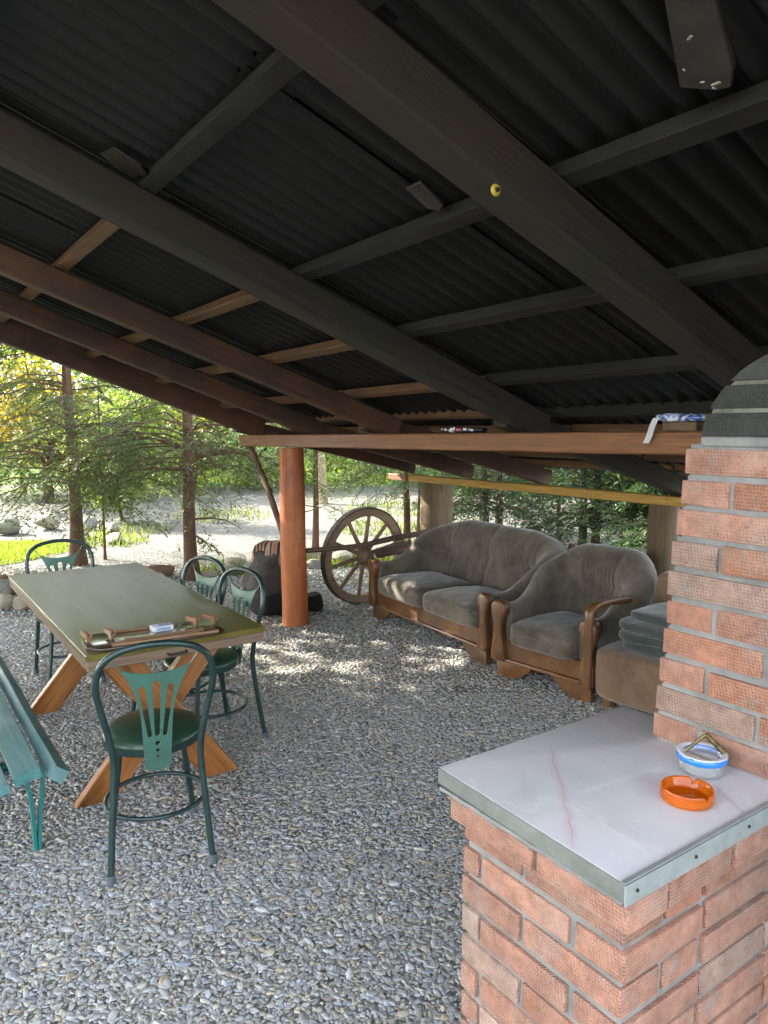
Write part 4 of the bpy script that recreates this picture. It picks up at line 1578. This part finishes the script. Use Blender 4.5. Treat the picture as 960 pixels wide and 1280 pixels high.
for sgn in (1, -1):
    pts = spline([(-.015, .40 * sgn, .10), (-.01, .40 * sgn, .34), (-.01, .40 * sgn, .50), (.0, .40 * sgn, .565), (.05, .40 * sgn, .592), (.15, .40 * sgn, .594), (.30, .40 * sgn, .585), (.56, .40 * sgn, .565)], 5)
    b = MB()
    P = []
    for i, p in enumerate(pts):
        d = (pts[min(i + 1, len(pts) - 1)] - pts[max(i - 1, 0)]).normalized()
        nrm2 = Vector((-d.z, 0, d.x))
        ring = []
        for k in range(12):
            a = 2 * PI * k / 12
            cu_, sv = math.cos(a), math.sin(a)
            ring.append(p + nrm2 * (.019 * math.copysign(abs(cu_) ** .5, cu_)) + Vector((0, 1, 0)) * (.027 * math.copysign(abs(sv) ** .5, sv)))
        P.append(ring)
    b.grid(P, cv=True)
    b.add(P[0], [list(range(12))])
    b.add(P[-1], [list(range(12))])
    b.build('arm', M['sofawood'], bc, smooth=60)
zc = .385
for i, (dx, dy, th, lab) in enumerate(((.0, .0, .060, 'dark green cushion at the bottom of the stack on the brown chair'), (-.02, .015, .055, 'dark green cushion second from the bottom of the stack on the brown chair'), (-.03, .0, .060, 'dark green cushion third from the bottom of the stack on the brown chair'), (.03, -.03, .055, 'dark green cushion on top of the stack on the brown chair'))):
    b = MB()
    b.grid(super_ell(.215, .215, th / 2 + .006, .55, .42, 56, 20, lambda p: p + Vector((0, 0, noise.noise((p.x * 5, p.y * 5, i)) * .012))), cu=True)
    o = b.build('cushion', M['greencushion'], None, smooth=80)
    o.location = (3.64 + dx, 2.40 + dy, zc + th / 2)
    o.rotation_euler = (0, 0, R(random.uniform(-8, 8)))
    tag(o, lab, 'cushion', 'dark green cushions stacked on the brown chair')
    zc += th * .98

# wooden stake between the sofas
b = MB()
b.tube([(0, 0, -.02), (0, 0, .70), (.01, 0, .755)], [.034, .034, .026], 10, jit=.06)
tag(b.build('stake', M['pole'], None, loc=(4.30, 3.70, 0)), 'dark wooden stake standing between sofa back and armchair back', 'stake')

# ------------------------------------------------------------------ wagon wheel
wh = thing('wagon_wheel', 'old wooden wagon wheel with iron tyre leaning upright by the sofa', 'wheel', (3.68, 5.60, .452), 0)
wh.rotation_euler = (R(4), 0, R(3))
# wheel plane is local XZ
def ringmesh(ri, ro, w_, n=72):
    b = MB()
    P = []
    for i in range(n):
        a = 2 * PI * i / n
        c, s = math.cos(a), math.sin(a)
        P.append([(ri * c, -w_ / 2 + .004, ri * s), ((ri + .004) * c, -w_ / 2, (ri + .004) * s), (ro * c, -w_ / 2, ro * s), (ro * c, w_ / 2, ro * s), ((ri + .004) * c, w_ / 2, (ri + .004) * s), (ri * c, w_ / 2 - .004, ri * s)])
    b.grid(P, cu=True, cv=True)
    return b
ringmesh(.370, .438, .055).build('rim', M['wheelwood'], wh, smooth=40)
ringmesh(.439, .452, .062).build('tyre', M['iron'], wh, smooth=40)
b = MB()
b.lathe([(0, -.13), (.035, -.13), (.042, -.12), (.045, -.08), (.062, -.05), (.078, -.02), (.078, .03), (.062, .06), (.045, .10), (0, .10)], n=24)
hb_ = b.build('hub', M['wheelwood'], wh, smooth=50)
hb_.rotation_euler = (R(90), 0, 0)
for k in range(10):
    a = 2 * PI * (k + .32) / 10
    c, s = math.cos(a), math.sin(a)
    b = MB()
    b.tube([(c * .06, 0, s * .06), (c * .16, 0, s * .16), (c * .30, 0, s * .30), (c * .378, 0, s * .378)], [.024, .020, .0175, .0185], 10)
    b.build('spoke', M['wheelwood'], wh, smooth=60)
# axle lying behind the sofa arm
b = MB()
b.tube([(0, 0, 0), (.25, 0, .02), (.62, 0, .03)], [.032, .035, .038], 12, jit=.04)
b.box((.16, 0, .06), (.34, .05, .03), Matrix.Rotation(R(-6), 4, 'Y'), .004)
o = b.build('axle', M['pole'], wh)
o.location = (.05, -.14, .03)

# ------------------------------------------------------------------ sack with cloth, and dark block behind the post
sk = thing('sack', 'black sack under a striped brown cloth behind the orange post', 'sack', (2.86, 5.80, 0), 0)
def sackp(p):
    q = (p.z + .30) / .6
    s = 1 - .55 * max(0, q - .30)
    return Vector((p.x * s + .10 * max(0, q - .3), p.y * s - .03 * q, p.z)) + Vector((noise.noise(p * 5), noise.noise(p * 5 + Vector((9, 0, 0))), noise.noise(p * 4 + Vector((0, 7, 0))))) * .055
b = MB()
b.grid(super_ell(.25, .25, .30, .5, .6, 56, 26, sackp), cu=True)
o = b.build('bag', M['black'], sk, smooth=80)
o.location = (0, 0, .29)
def drape(p):
    p = sackp(p)
    return Vector((p.x * 1.07, p.y * 1.07, p.z)) + Vector((.012 * math.sin(p.y * 38 + p.z * 9), .012 * math.sin(p.x * 34), .010 * math.sin(p.x * 30 + p.y * 25)))
b = MB()
rows = super_ell(.25, .25, .31, .5, .6, 64, 26, drape)
b.grid([r[14:] for r in rows], cu=True)
o = b.build('cloth', M['stripe'], sk, smooth=80)
o.location = (0, 0, .335)
o = MB()
b = MB()
b.grid(super_ell(.245, .25, .2, .5, .6, 56, 20, lambda p: sackp(p) * 1.03), cu=True)
o = b.build('flap', M['greycloth'], sk, smooth=80)
o.location = (-.02, -.01, .36)
b = MB()
b.grid(super_ell(.15, .12, .10, .6, .7, 48, 20, lambda p: Vector((p.x * (1 - 1.5 * max(0, p.z)), p.y, p.z + .35 * max(0, p.z) * (p.x / .15 + .4))) + Vector((noise.noise(p * 9), noise.noise(p * 9 + Vector((4, 0, 0))), noise.noise(p * 8 + Vector((0, 6, 0))))) * .022), cu=True)
o = b.build('bin_bag', M['black'], None, smooth=80, loc=(3.20, 5.66, .085))
o.rotation_euler = (0, 0, R(-35))
o.scale = (.78, .78, .75)
o.location = (3.17, 5.68, .062)
tag(o, 'low slumped black bag lying between the orange post and the wagon wheel', 'bag')

# ------------------------------------------------------------------ small things lying on the beam
def beam_top(y):
    return 1.553 + (6.28 - y) * .0153
t = thing('snack_packet', 'dark printed packet with pink and white marks lying on the beam', 'packet', (2.83, 3.25, beam_top(3.25)), 0)
b = MB()
b.grid(super_ell(.035, .19, .016, .7, .4, 40, 14, lambda p: p + Vector((0, 0, noise.noise(p * 16) * .006))), cu=True)
o = b.build('wrapper', M['darkpack'], t, smooth=60)
o.location = (-.012, 0, .017)
for (y, z, wd, hh, mm) in ((-.10, .02, .014, .010, 'whitepaint'), (-.06, .022, .03, .012, 'whitepaint'), (-.005, .02, .04, .014, 'pink'), (.05, .022, .045, .016, 'whitepaint'), (.06, .008, .05, .006, 'paper'), (.11, .018, .014, .012, 'whitepaint'), (.14, .02, .010, .010, 'paper'), (-.12, .016, .018, .012, 'whitepaint')):
    b = MB()
    b.box((-.0475, y, z), (.004, wd, hh), Matrix.Rotation(R(random.uniform(-12, 12)), 4, 'X'), .001)
    b.build('print', M[mm], o).location = (.012, 0, -.017)
t = thing('plastic_bag', 'blue and white crumpled bag with a paper strip hanging over the beam', 'bag', (2.80, 1.84, beam_top(1.84)), 0)
b = MB()
b.box((.0, 0, .02), (.05, .16, .036), None, .004)
b.build('wood_offcut', M['log'], t)
b = MB()
b.grid(super_ell(.04, .11, .018, .8, .5, 48, 16, lambda p: p + Vector((noise.noise(p * 22), noise.noise(p * 25 + Vector((3, 0, 0))), noise.noise(p * 24 + Vector((0, 5, 0))))) * .012), cu=True)
def m_bag():
    t_ = NT('blue_white_film')
    v = t_.n('TexCoord').outputs['Object']
    a = t_.noise(v, 26.0, 3, 0.6, 1.5)
    t_.bsdf(Base_Color=t_.ramp(a, [(0.44, (.04, .10, .40)), (0.5, (.62, .66, .78)), (0.6, (.70, .72, .76))]), Roughness=0.25, Coat_Weight=.4)
    return t_.m
o = b.build('wrapper', m_bag(), t, smooth=50)
o.location = (-.005, 0, .055)
b = MB()
b.grid([[( -.050 - .004 * math.sin(k), y + .012 * k / 6 * 4, .055 - k * .018) for k in range(7)] for y in (.075, .090, .105)])
b.build('paper_strip', M['paper'], t, smooth=60)

# ------------------------------------------------------------------ rocks
def rock(seed, sub=3):
    V, F = ico(sub)
    out = []
    rr_ = random.Random(seed)
    pl = [(Vector((rr_.gauss(0, 1), rr_.gauss(0, 1), rr_.gauss(0, 1))).normalized(), rr_.uniform(.45, .85)) for _ in range(7)]
    for p in V:
        q = Vector(p)
        for nn, d_ in pl:
            e = q.dot(nn) - d_
            if e > 0:
                q -= nn * e * .85
        q *= 1 + .10 * noise.noise(q * 2.2 + Vector((seed, 0, 0)))
        out.append(q)
    b = MB()
    b.add(out, [list(f) for f in F])
    return b
protos = {}
ROCKS = [
    # x, y, size(sx,sy,sz), material, cluster
    (.93, 7.30, (.12, .10, .09), 'rock', 'a'), (1.10, 7.20, (.13, .11, .09), 'rock', 'a'), (1.24, 7.36, (.12, .10, .075), 'rockbrown', 'a'), (1.36, 7.30, (.10, .08, .06), 'rock', 'a'), (.98, 7.85, (.16, .12, .10), 'rockgrey', 'a'), (1.03, 8.25, (.15, .12, .09), 'rockbrown', 'a'), (.90, 8.75, (.16, .13, .09), 'rock', 'a'), (1.18, 7.02, (.08, .07, .05), 'rock', 'a'),
    (1.70, 12.3, (.36, .26, .22), 'rockgrey', 'b'), (2.25, 12.5, (.34, .28, .22), 'rock', 'b'), (2.75, 12.1, (.30, .24, .17), 'rockgrey', 'b'), (1.15, 12.6, (.40, .3, .24), 'rockgrey', 'b'), (2.45, 11.3, (.22, .18, .13), 'rock', 'b'), (2.75, 10.5, (.24, .17, .12), 'rockgrey', 'b'), (2.95, 11.4, (.24, .2, .15), 'rock', 'b'), (2.3, 10.4, (.14, .12, .09), 'rockgrey', 'b'),
    (2.52, 7.95, (.19, .14, .10), 'rockbrown', 'c'), (2.42, 7.68, (.12, .10, .06), 'rock', 'c'), (2.98, 7.55, (.12, .10, .06), 'rock', 'c'), (3.25, 7.60, (.13, .11, .08), 'rock', 'c'), (3.48, 7.48, (.16, .12, .10), 'rockgrey', 'c'), (3.38, 7.84, (.16, .13, .09), 'rock', 'c'), (3.62, 7.72, (.13, .10, .08), 'rockgrey', 'c'),
    (4.30, 7.75, (.20, .15, .10), 'rock', 'd'), (4.60, 7.50, (.24, .18, .12), 'rockgrey', 'd'), (4.90, 7.30, (.20, .16, .11), 'rock', 'd'), (4.15, 7.35, (.14, .1, .07), 'rockgrey', 'd'), (5.1, 6.9, (.2, .15, .1), 'rockgrey', 'd'),
]
RL = {'a': 'tan rounded rock in the border left of the table', 'b': 'large pale boulder beyond the sunlit lawn patch', 'c': 'small rock at the foot of the trunk behind the chairs', 'd': 'mossy rock in the sun behind the wagon wheel'}
RG = {'a': 'rocks bordering the gravel beside the table', 'b': 'boulders beyond the lawn', 'c': 'rocks around the trunk behind the chairs', 'd': 'rocks behind the wagon wheel'}
for i, (x, y, s, mm, cl) in enumerate(ROCKS):
    o = rock(i + 2).build('rock', M[mm], None, smooth=60)
    o.location = (x, y, s[2] * .55)
    o.scale = tuple(q_ * (.72 if cl == 'b' else 1) for q_ in s)
    o.rotation_euler = (random.uniform(-.2, .2), random.uniform(-.2, .2), random.uniform(0, 6))
    tag(o, RL[cl], 'rock', RG[cl])

# ------------------------------------------------------------------ trees
class Leaves:
    def __init__(s):
        s.p, s.d, s.n, s.l, s.w, s.c = [], [], [], [], [], []

    def build(s, name, mat, parent):
        p, d, n = (np.array(x, dtype=np.float64) for x in (s.p, s.d, s.n))
        l, w_ = np.array(s.l)[:, None], np.array(s.w)[:, None]
        d /= np.linalg.norm(d, axis=1)[:, None] + 1e-9
        sd_ = np.cross(d, n)
        sd_ /= np.linalg.norm(sd_, axis=1)[:, None] + 1e-9
        up = np.cross(sd_, d)
        V = np.stack([p, p + d * l * .45 + sd_ * w_ + up * w_ * .25, p + d * l, p + d * l * .45 - sd_ * w_ + up * w_ * .25], 1).reshape(-1, 3)
        F = np.arange(len(p) * 4).reshape(-1, 4)
        c = np.concatenate([np.array(s.c), np.ones((len(p), 1))], 1)
        return np_mesh(name, V, F, 4, mat, parent, np.repeat(c, 4, 0))


def conifer(name, label, x, y, h, r, z0, reach, nb, seed, bark, cA, cB, cC, group, stems=1, twig=15, leafn=16, lsz=.052, low=True, dead=3):
    """Thuja-like tree: tapered trunk, drooping limbs carrying flat feathery sprays."""
    rr_ = random.Random(seed)
    t = thing(name, label, 'tree', (x, y, 0), 0, group)
    tb = MB()
    L = Leaves()
    tops = []
    for s in range(stems):
        ox, oy = (0, 0) if stems == 1 else (.09 * math.cos(s * 2.6 + seed), .09 * math.sin(s * 2.6 + seed))
        pts, rad = [], []
        m = 18
        for i in range(m + 1):
            q = i / m
            wob = .05 * r / .08
            pts.append((ox * (1 + q) + wob * noise.noise((q * 4, seed + s, 0)), oy * (1 + q) + wob * noise.noise((q * 4, seed + s, 7)), -.05 + h * q))
            rad.append(max(.006, r * (1 - q) ** .8 * (1 + (.55 * math.exp(-q * 30))) / (1 if stems == 1 else 1.15)))
        tb.tube(pts, rad, 12, jit=.07, seed=seed + s)
        tops.append((pts, rad))
    for k in range(nb + dead):
        pts, rad = tops[k % stems]
        bare = k >= nb
        q = (rr_.random() ** 1.9)
        zz = z0 + (h * .97 - z0) * q if not bare else rr_.uniform(.35, z0 + .3)
        i = min(len(pts) - 2, int((zz + .05) / (h / (len(pts) - 1))))
        base = Vector(pts[i]).lerp(Vector(pts[i + 1]), rr_.random())
        base.z = zz
        az = rr_.uniform(0, 2 * PI)
        ln = reach * (1 - .86 * max(0, q)) * rr_.uniform(.6, 1.12)
        if bare:
            ln = rr_.uniform(.35, .9)
        el = rr_.uniform(.15, .65)
        d = Vector((math.cos(az), math.sin(az), 0))
        bp = [base]
        for j in range(1, 8):
            f = j / 7
            bp.append(base + d * ln * f + Vector((0, 0, ln * (el * f - (el * .9 + .25) * f * f))) + Vector((rr_.gauss(0, .015), rr_.gauss(0, .015), rr_.gauss(0, .012))) * ln)
        br = max(.004, rad[i] * .17)
        tb.tube(bp, [br * (1 - .85 * j / 7) + .0015 for j in range(8)], 6, cap=False)
        if bare and rr_.random() < .6:
            continue
        shade = rr_.random()
        nt = max(6, int(twig * (.5 + ln / reach * .8)))
        for j in range(nt):
            f = .32 + .68 * (j + rr_.random()) / nt
            fi = min(6, int(f * 7))
            p = bp[fi].lerp(bp[fi + 1], f * 7 - fi)
            sgn = 1 if j % 2 else -1
            ta = az + sgn * rr_.uniform(.45, 1.25)
            tl_ = ln * rr_.uniform(.20, .42) * (1.15 - .5 * f)
            td = Vector((math.cos(ta), math.sin(ta), rr_.uniform(-.85, .2)))
            col = random.Random(seed * 1000 + k * 50 + j)
            for e in range(leafn):
                g_ = (e + rr_.random()) / leafn
                pp = p + td * tl_ * g_ + Vector((0, 0, -.35 * tl_ * g_ * g_))
                la = ta + (1 if e % 2 else -1) * rr_.uniform(.3, 1.0)
                ld = (math.cos(la), math.sin(la), rr_.uniform(-.9, .15))
                L.p.append(tuple(pp))
                L.d.append(ld)
                L.n.append((rr_.gauss(0, .45), rr_.gauss(0, .45), 1))
                L.l.append(lsz * rr_.uniform(.6, 1.35))
                L.w.append(lsz * rr_.uniform(.11, .20))
                u = rr_.random()
                c = [cA[i_] + (cB[i_] - cA[i_]) * (.6 * shade + .4 * u) for i_ in range(3)]
                if rr_.random() < .035:
                    c = cC
                L.c.append(c)
    tb.build('trunk', bark, t, smooth=60)
    L.build('crown', M['leaf'], t)
    return t

G1, G2, GO = (.042, .082, .034), (.16, .195, .050), (.24, .15, .04)
TG = 'feathery conifers around the shelter'
conifer('conifer_tree', 'feathery conifer whose red brown trunk rises behind the far end chair', 1.96, 9.13, 5.6, .078, .95, 1.75, 100, 3, M['bark'], G1, G2, GO, TG, twig=20, leafn=20)
conifer('conifer_tree', 'conifer with thick rough trunk standing behind the right hand chairs', 2.77, 7.55, 5.4, .072, 1.15, 1.5, 90, 8, M['bark'], G1, G2, GO, TG, twig=15)
conifer('conifer_tree', 'double stemmed thin conifer just behind the orange post', 4.45, 8.05, 5.2, .045, 1.35, 1.3, 80, 12, M['bark'], G1, (.09, .14, .03), GO, TG, stems=2, twig=13)
conifer('conifer_tree', 'double stemmed reddish conifer behind the wagon wheel and sofa', 5.70, 7.50, 5.0, .052, 1.05, 1.25, 80, 15, M['bark'], G1, (.09, .14, .03), GO, TG, stems=2, twig=13)
conifer('conifer_tree', 'dark twin stemmed conifer behind the middle of the sofa', 6.35, 6.75, 4.6, .055, .55, 1.2, 100, 21, M['barkdark'], (.022, .050, .022), (.06, .10, .03), GO, TG, stems=2, twig=13)
conifer('conifer_tree', 'dark twin stemmed conifer behind the gap between sofa and armchair', 7.0, 5.75, 4.4, .060, .40, 1.2, 105, 27, M['barkdark'], (.022, .050, .022), (.06, .11, .03), GO, TG, stems=2, twig=13)
conifer('conifer_tree', 'bushy green conifer behind the armchair beside the brick wall', 6.8, 4.4, 4.2, .06, .35, 1.15, 95, 33, M['barkdark'], (.022, .055, .022), (.07, .13, .03), GO, TG, twig=13)
conifer('conifer_tree', 'slender conifer sapling with thin stem beside the first trunk', 2.32, 9.3, 3.2, .016, 1.0, .55, 30, 51, M['bark'], G1, G2, GO, TG, twig=9, dead=2)

def leafy(name, label, cat, x, y, z, h, rx, rz_, n, seed, c1, c2, lsz, bark, group, trunk_r=.12, trunk_h=1.2, lumps=26):
    rr_ = random.Random(seed)
    t = thing(name, label, cat, (x, y, z), 0, group)
    tb = MB()
    pts = [(.15 * noise.noise((q * 2, seed, 0)), .15 * noise.noise((q * 2, seed, 4)), -.1 + q * h * .75) for q in [i / 8 for i in range(9)]]
    tb.tube(pts, [trunk_r * (1 - .8 * i / 8) for i in range(9)], 10, jit=.06, seed=seed)
    L = Leaves()
    cz = trunk_h + (h - trunk_h) / 2
    for k in range(lumps):
        while True:
            p = Vector((rr_.uniform(-1, 1), rr_.uniform(-1, 1), rr_.uniform(-1, 1)))
            if .25 < p.length < 1:
                break
        c = Vector((p.x * rx, p.y * rx, cz + p.z * (h - trunk_h) / 2))
        tb.tube([pts[3], Vector(pts[4]).lerp(c, .55) + Vector((0, 0, -.1)), c], [trunk_r * .3, trunk_r * .18, .01], 5, cap=False)
        s = rx * rr_.uniform(.24, .46)
        tint = rr_.random()
        for q in range(n // lumps):
            g_ = Vector((rr_.gauss(0, 1), rr_.gauss(0, 1), rr_.gauss(0, .75))) * s * .55
            L.p.append(tuple(c + g_))
            L.d.append((rr_.gauss(0, 1), rr_.gauss(0, 1), rr_.gauss(-.3, .6)))
            L.n.append((rr_.gauss(0, .6), rr_.gauss(0, .6), 1))
            L.l.append(lsz * rr_.uniform(.6, 1.4))
            L.w.append(lsz * rr_.uniform(.22, .38))
            u = .65 * tint + .35 * rr_.random()
            L.c.append([c1[i_] + (c2[i_] - c1[i_]) * u for i_ in range(3)])
    tb.build('trunk', bark, t, smooth=60)
    L.build('crown', M['leafb'], t)
    return t

YG = ((.075, .125, .022), (.20, .235, .045))
GR = ((.045, .088, .024), (.135, .180, .045))
AU = ((.12, .11, .02), (.24, .17, .03))
far = [
    # azimuth deg, distance, height, radius, palette, label
    (6, 34.2, 9.4, 3.6, YG, 'yellow green tree at the far left edge beyond the drive'),
    (10.5, 17.0, 3.2, 1.5, AU, 'small golden autumn tree at the far left beyond the boulders'),
    (13.5, 39.2, 11.6, 4.5, GR, 'tall green tree behind the first conifer trunk'),
    (17.5, 34.2, 8.0, 3.1, YG, 'yellow green tree right of the first conifer trunk'),
    (20.5, 19.5, 2.2, 1.1, AU, 'low golden bush across the drive between the two trunks'),
    (23.0, 40.5, 12.3, 4.5, GR, 'tall green tree between the two left conifer trunks'),
    (27.0, 35.5, 7.2, 3.1, YG, 'bright yellow green tree left of the orange post'),
    (29.6, 45.5, 13.0, 4.8, GR, 'tall distant tree above the orange post'),
    (36.5, 46.8, 13.0, 5.0, YG, 'distant light green tree above the grassy bank'),
    (39.0, 23.0, 3.4, 1.7, GR, 'rounded green bush behind the wagon wheel'),
    (43.0, 41.8, 11.6, 4.5, YG, 'light green tree behind the thick log post'),
    (47.5, 36.8, 6.5, 3.1, GR, 'green tree seen over the middle of the sofa'),
    (51.5, 40.5, 10.9, 4.5, GR, 'tall green tree seen over the sofa end'),
    (55.5, 34.2, 7.2, 3.4, YG, 'yellow green tree seen over the armchair'),
    (60.0, 38.0, 10.9, 4.5, GR, 'tall green tree beside the second log post'),
    (0, 39.2, 12.3, 4.9, GR, 'tall green tree beyond the left edge'),
    (66.0, 38.0, 10.2, 4.5, GR, 'tall green tree hidden beyond the brick wall'),
]
for i, (az, d_, h_, r_, pal, lab) in enumerate(far):
    a = R(az)
    leafy('bush' if h_ < 3.5 else 'broadleaf_tree', lab, 'bush' if h_ < 3.5 else 'tree', d_ * math.sin(a), d_ * math.cos(a), bank_height(d_), h_, r_, 1, 5200 if h_ > 4 else 3000, 60 + i, pal[0], pal[1], .34 if h_ > 4 else .15, M['barkdark'], 'trees and bushes beyond the drive', trunk_h=.5 if h_ < 6 else .9, lumps=30)
leafy('broadleaf_tree', 'pale trunked tree on the drive right of the orange post', 'tree', 7.75, 13.35, 0, 5.5, 1.7, 1, 5000, 90, YG[0], YG[1], .16, M['barkpale'], 'trees and bushes beyond the drive', trunk_r=.12, trunk_h=2.6)

for i, (x, y, h_, r_, n_) in enumerate(((-2.2, 9.0, 8.0, 1.9, 14000), (-3.4, 7.0, 8.5, 2.6, 16000), (-4.6, 4.4, 8.0, 2.5, 12000), (-4.4, 10.5, 9.0, 2.6, 12000), (-.25, 10.6, 6.5, 1.5, 2600))):  # unseen trees added off frame to block the sun and leave dapples
    leafy('broadleaf_tree', ('added unseen dense tree shading the table from beyond the roof edge', 'added unseen tall tree shading the counter from beyond the bench', 'added unseen dense tree blocking low sun far left of the viewer', 'added unseen tall tree thickening the shade behind the dense trees', 'added unseen thin leafed tree dappling the sun left of the first conifer')[i], 'tree', x, y, 0, h_, r_, 1, n_, 120 + i, GR[0], GR[1], .20, M['barkdark'], 'added shade trees out of view left of the shelter', trunk_r=.14 if i < 4 else .07, trunk_h=1.6, lumps=44)

TD = ((.018, .045, .016), (.062, .105, .028))
for i, (x, y, h_, r_, n_, lab) in enumerate((
        (7.7, 8.4, 2.3, .9, 6000, 'dark green shrub behind the left half of the sofa'), (8.0, 7.1, 2.6, 1.0, 7500, 'dark green shrub behind the right half of the sofa'),
        (7.7, 5.4, 2.5, 1.0, 10000, 'dense dark green shrub behind the armchair'), (7.3, 4.3, 2.4, 1.0, 12000, 'dense green shrub behind the brick wall side of the armchair'),
        (11.5, 9.6, 2.8, 1.3, 8000, 'yellow green shrub farther behind the sofa'), (11.5, 7.4, 2.8, 1.3, 8000, 'green shrub farther behind the armchair'), (3.55, 12.8, 2.2, .8, 6000, 'light green shrub on the drive behind the second trunk'))):
    p1, p2 = TD if i < 4 else YG
    leafy('shrub', lab, 'shrub', x, y, 0, h_, r_, 1, n_, 160 + i, p1, p2, .065 if i < 4 else .09, M['barkdark'], 'shrubs behind the shelter', trunk_r=.035, trunk_h=.25, lumps=30)
for i, (az, d_, h_, r_, pal, lab) in enumerate((
        (9, 19.5, 3.4, 1.9, GR, 'green bush at the far edge of the drive behind the boulders'), (15.5, 19, 2.8, 1.7, YG, 'yellow green bush at the drive edge right of the first trunk'),
        (19, 21, 3.6, 2.0, GR, 'tall green bush across the drive between the trunks'), (24.5, 19.5, 2.4, 1.5, GR, 'low green bush across the drive beside the second trunk'),
        (28.5, 20.5, 3.2, 1.8, YG, 'yellow green bush across the drive left of the orange post'), (33.8, 22, 2.6, 1.5, GR, 'green bush across the drive right of the orange post'),
        (41.5, 19.5, 2.8, 1.6, GR, 'green bush across the drive beside the thick log post'), (46, 19, 3.0, 1.8, YG, 'yellow green bush across the drive seen over the sofa'))):
    a = R(az)
    leafy('bush', lab, 'bush', d_ * math.sin(a), d_ * math.cos(a), bank_height(d_), h_, r_, 1, 4500, 190 + i, pal[0], pal[1], .15, M['barkdark'], 'bushes at the far edge of the drive', trunk_r=.06, trunk_h=.2, lumps=30)
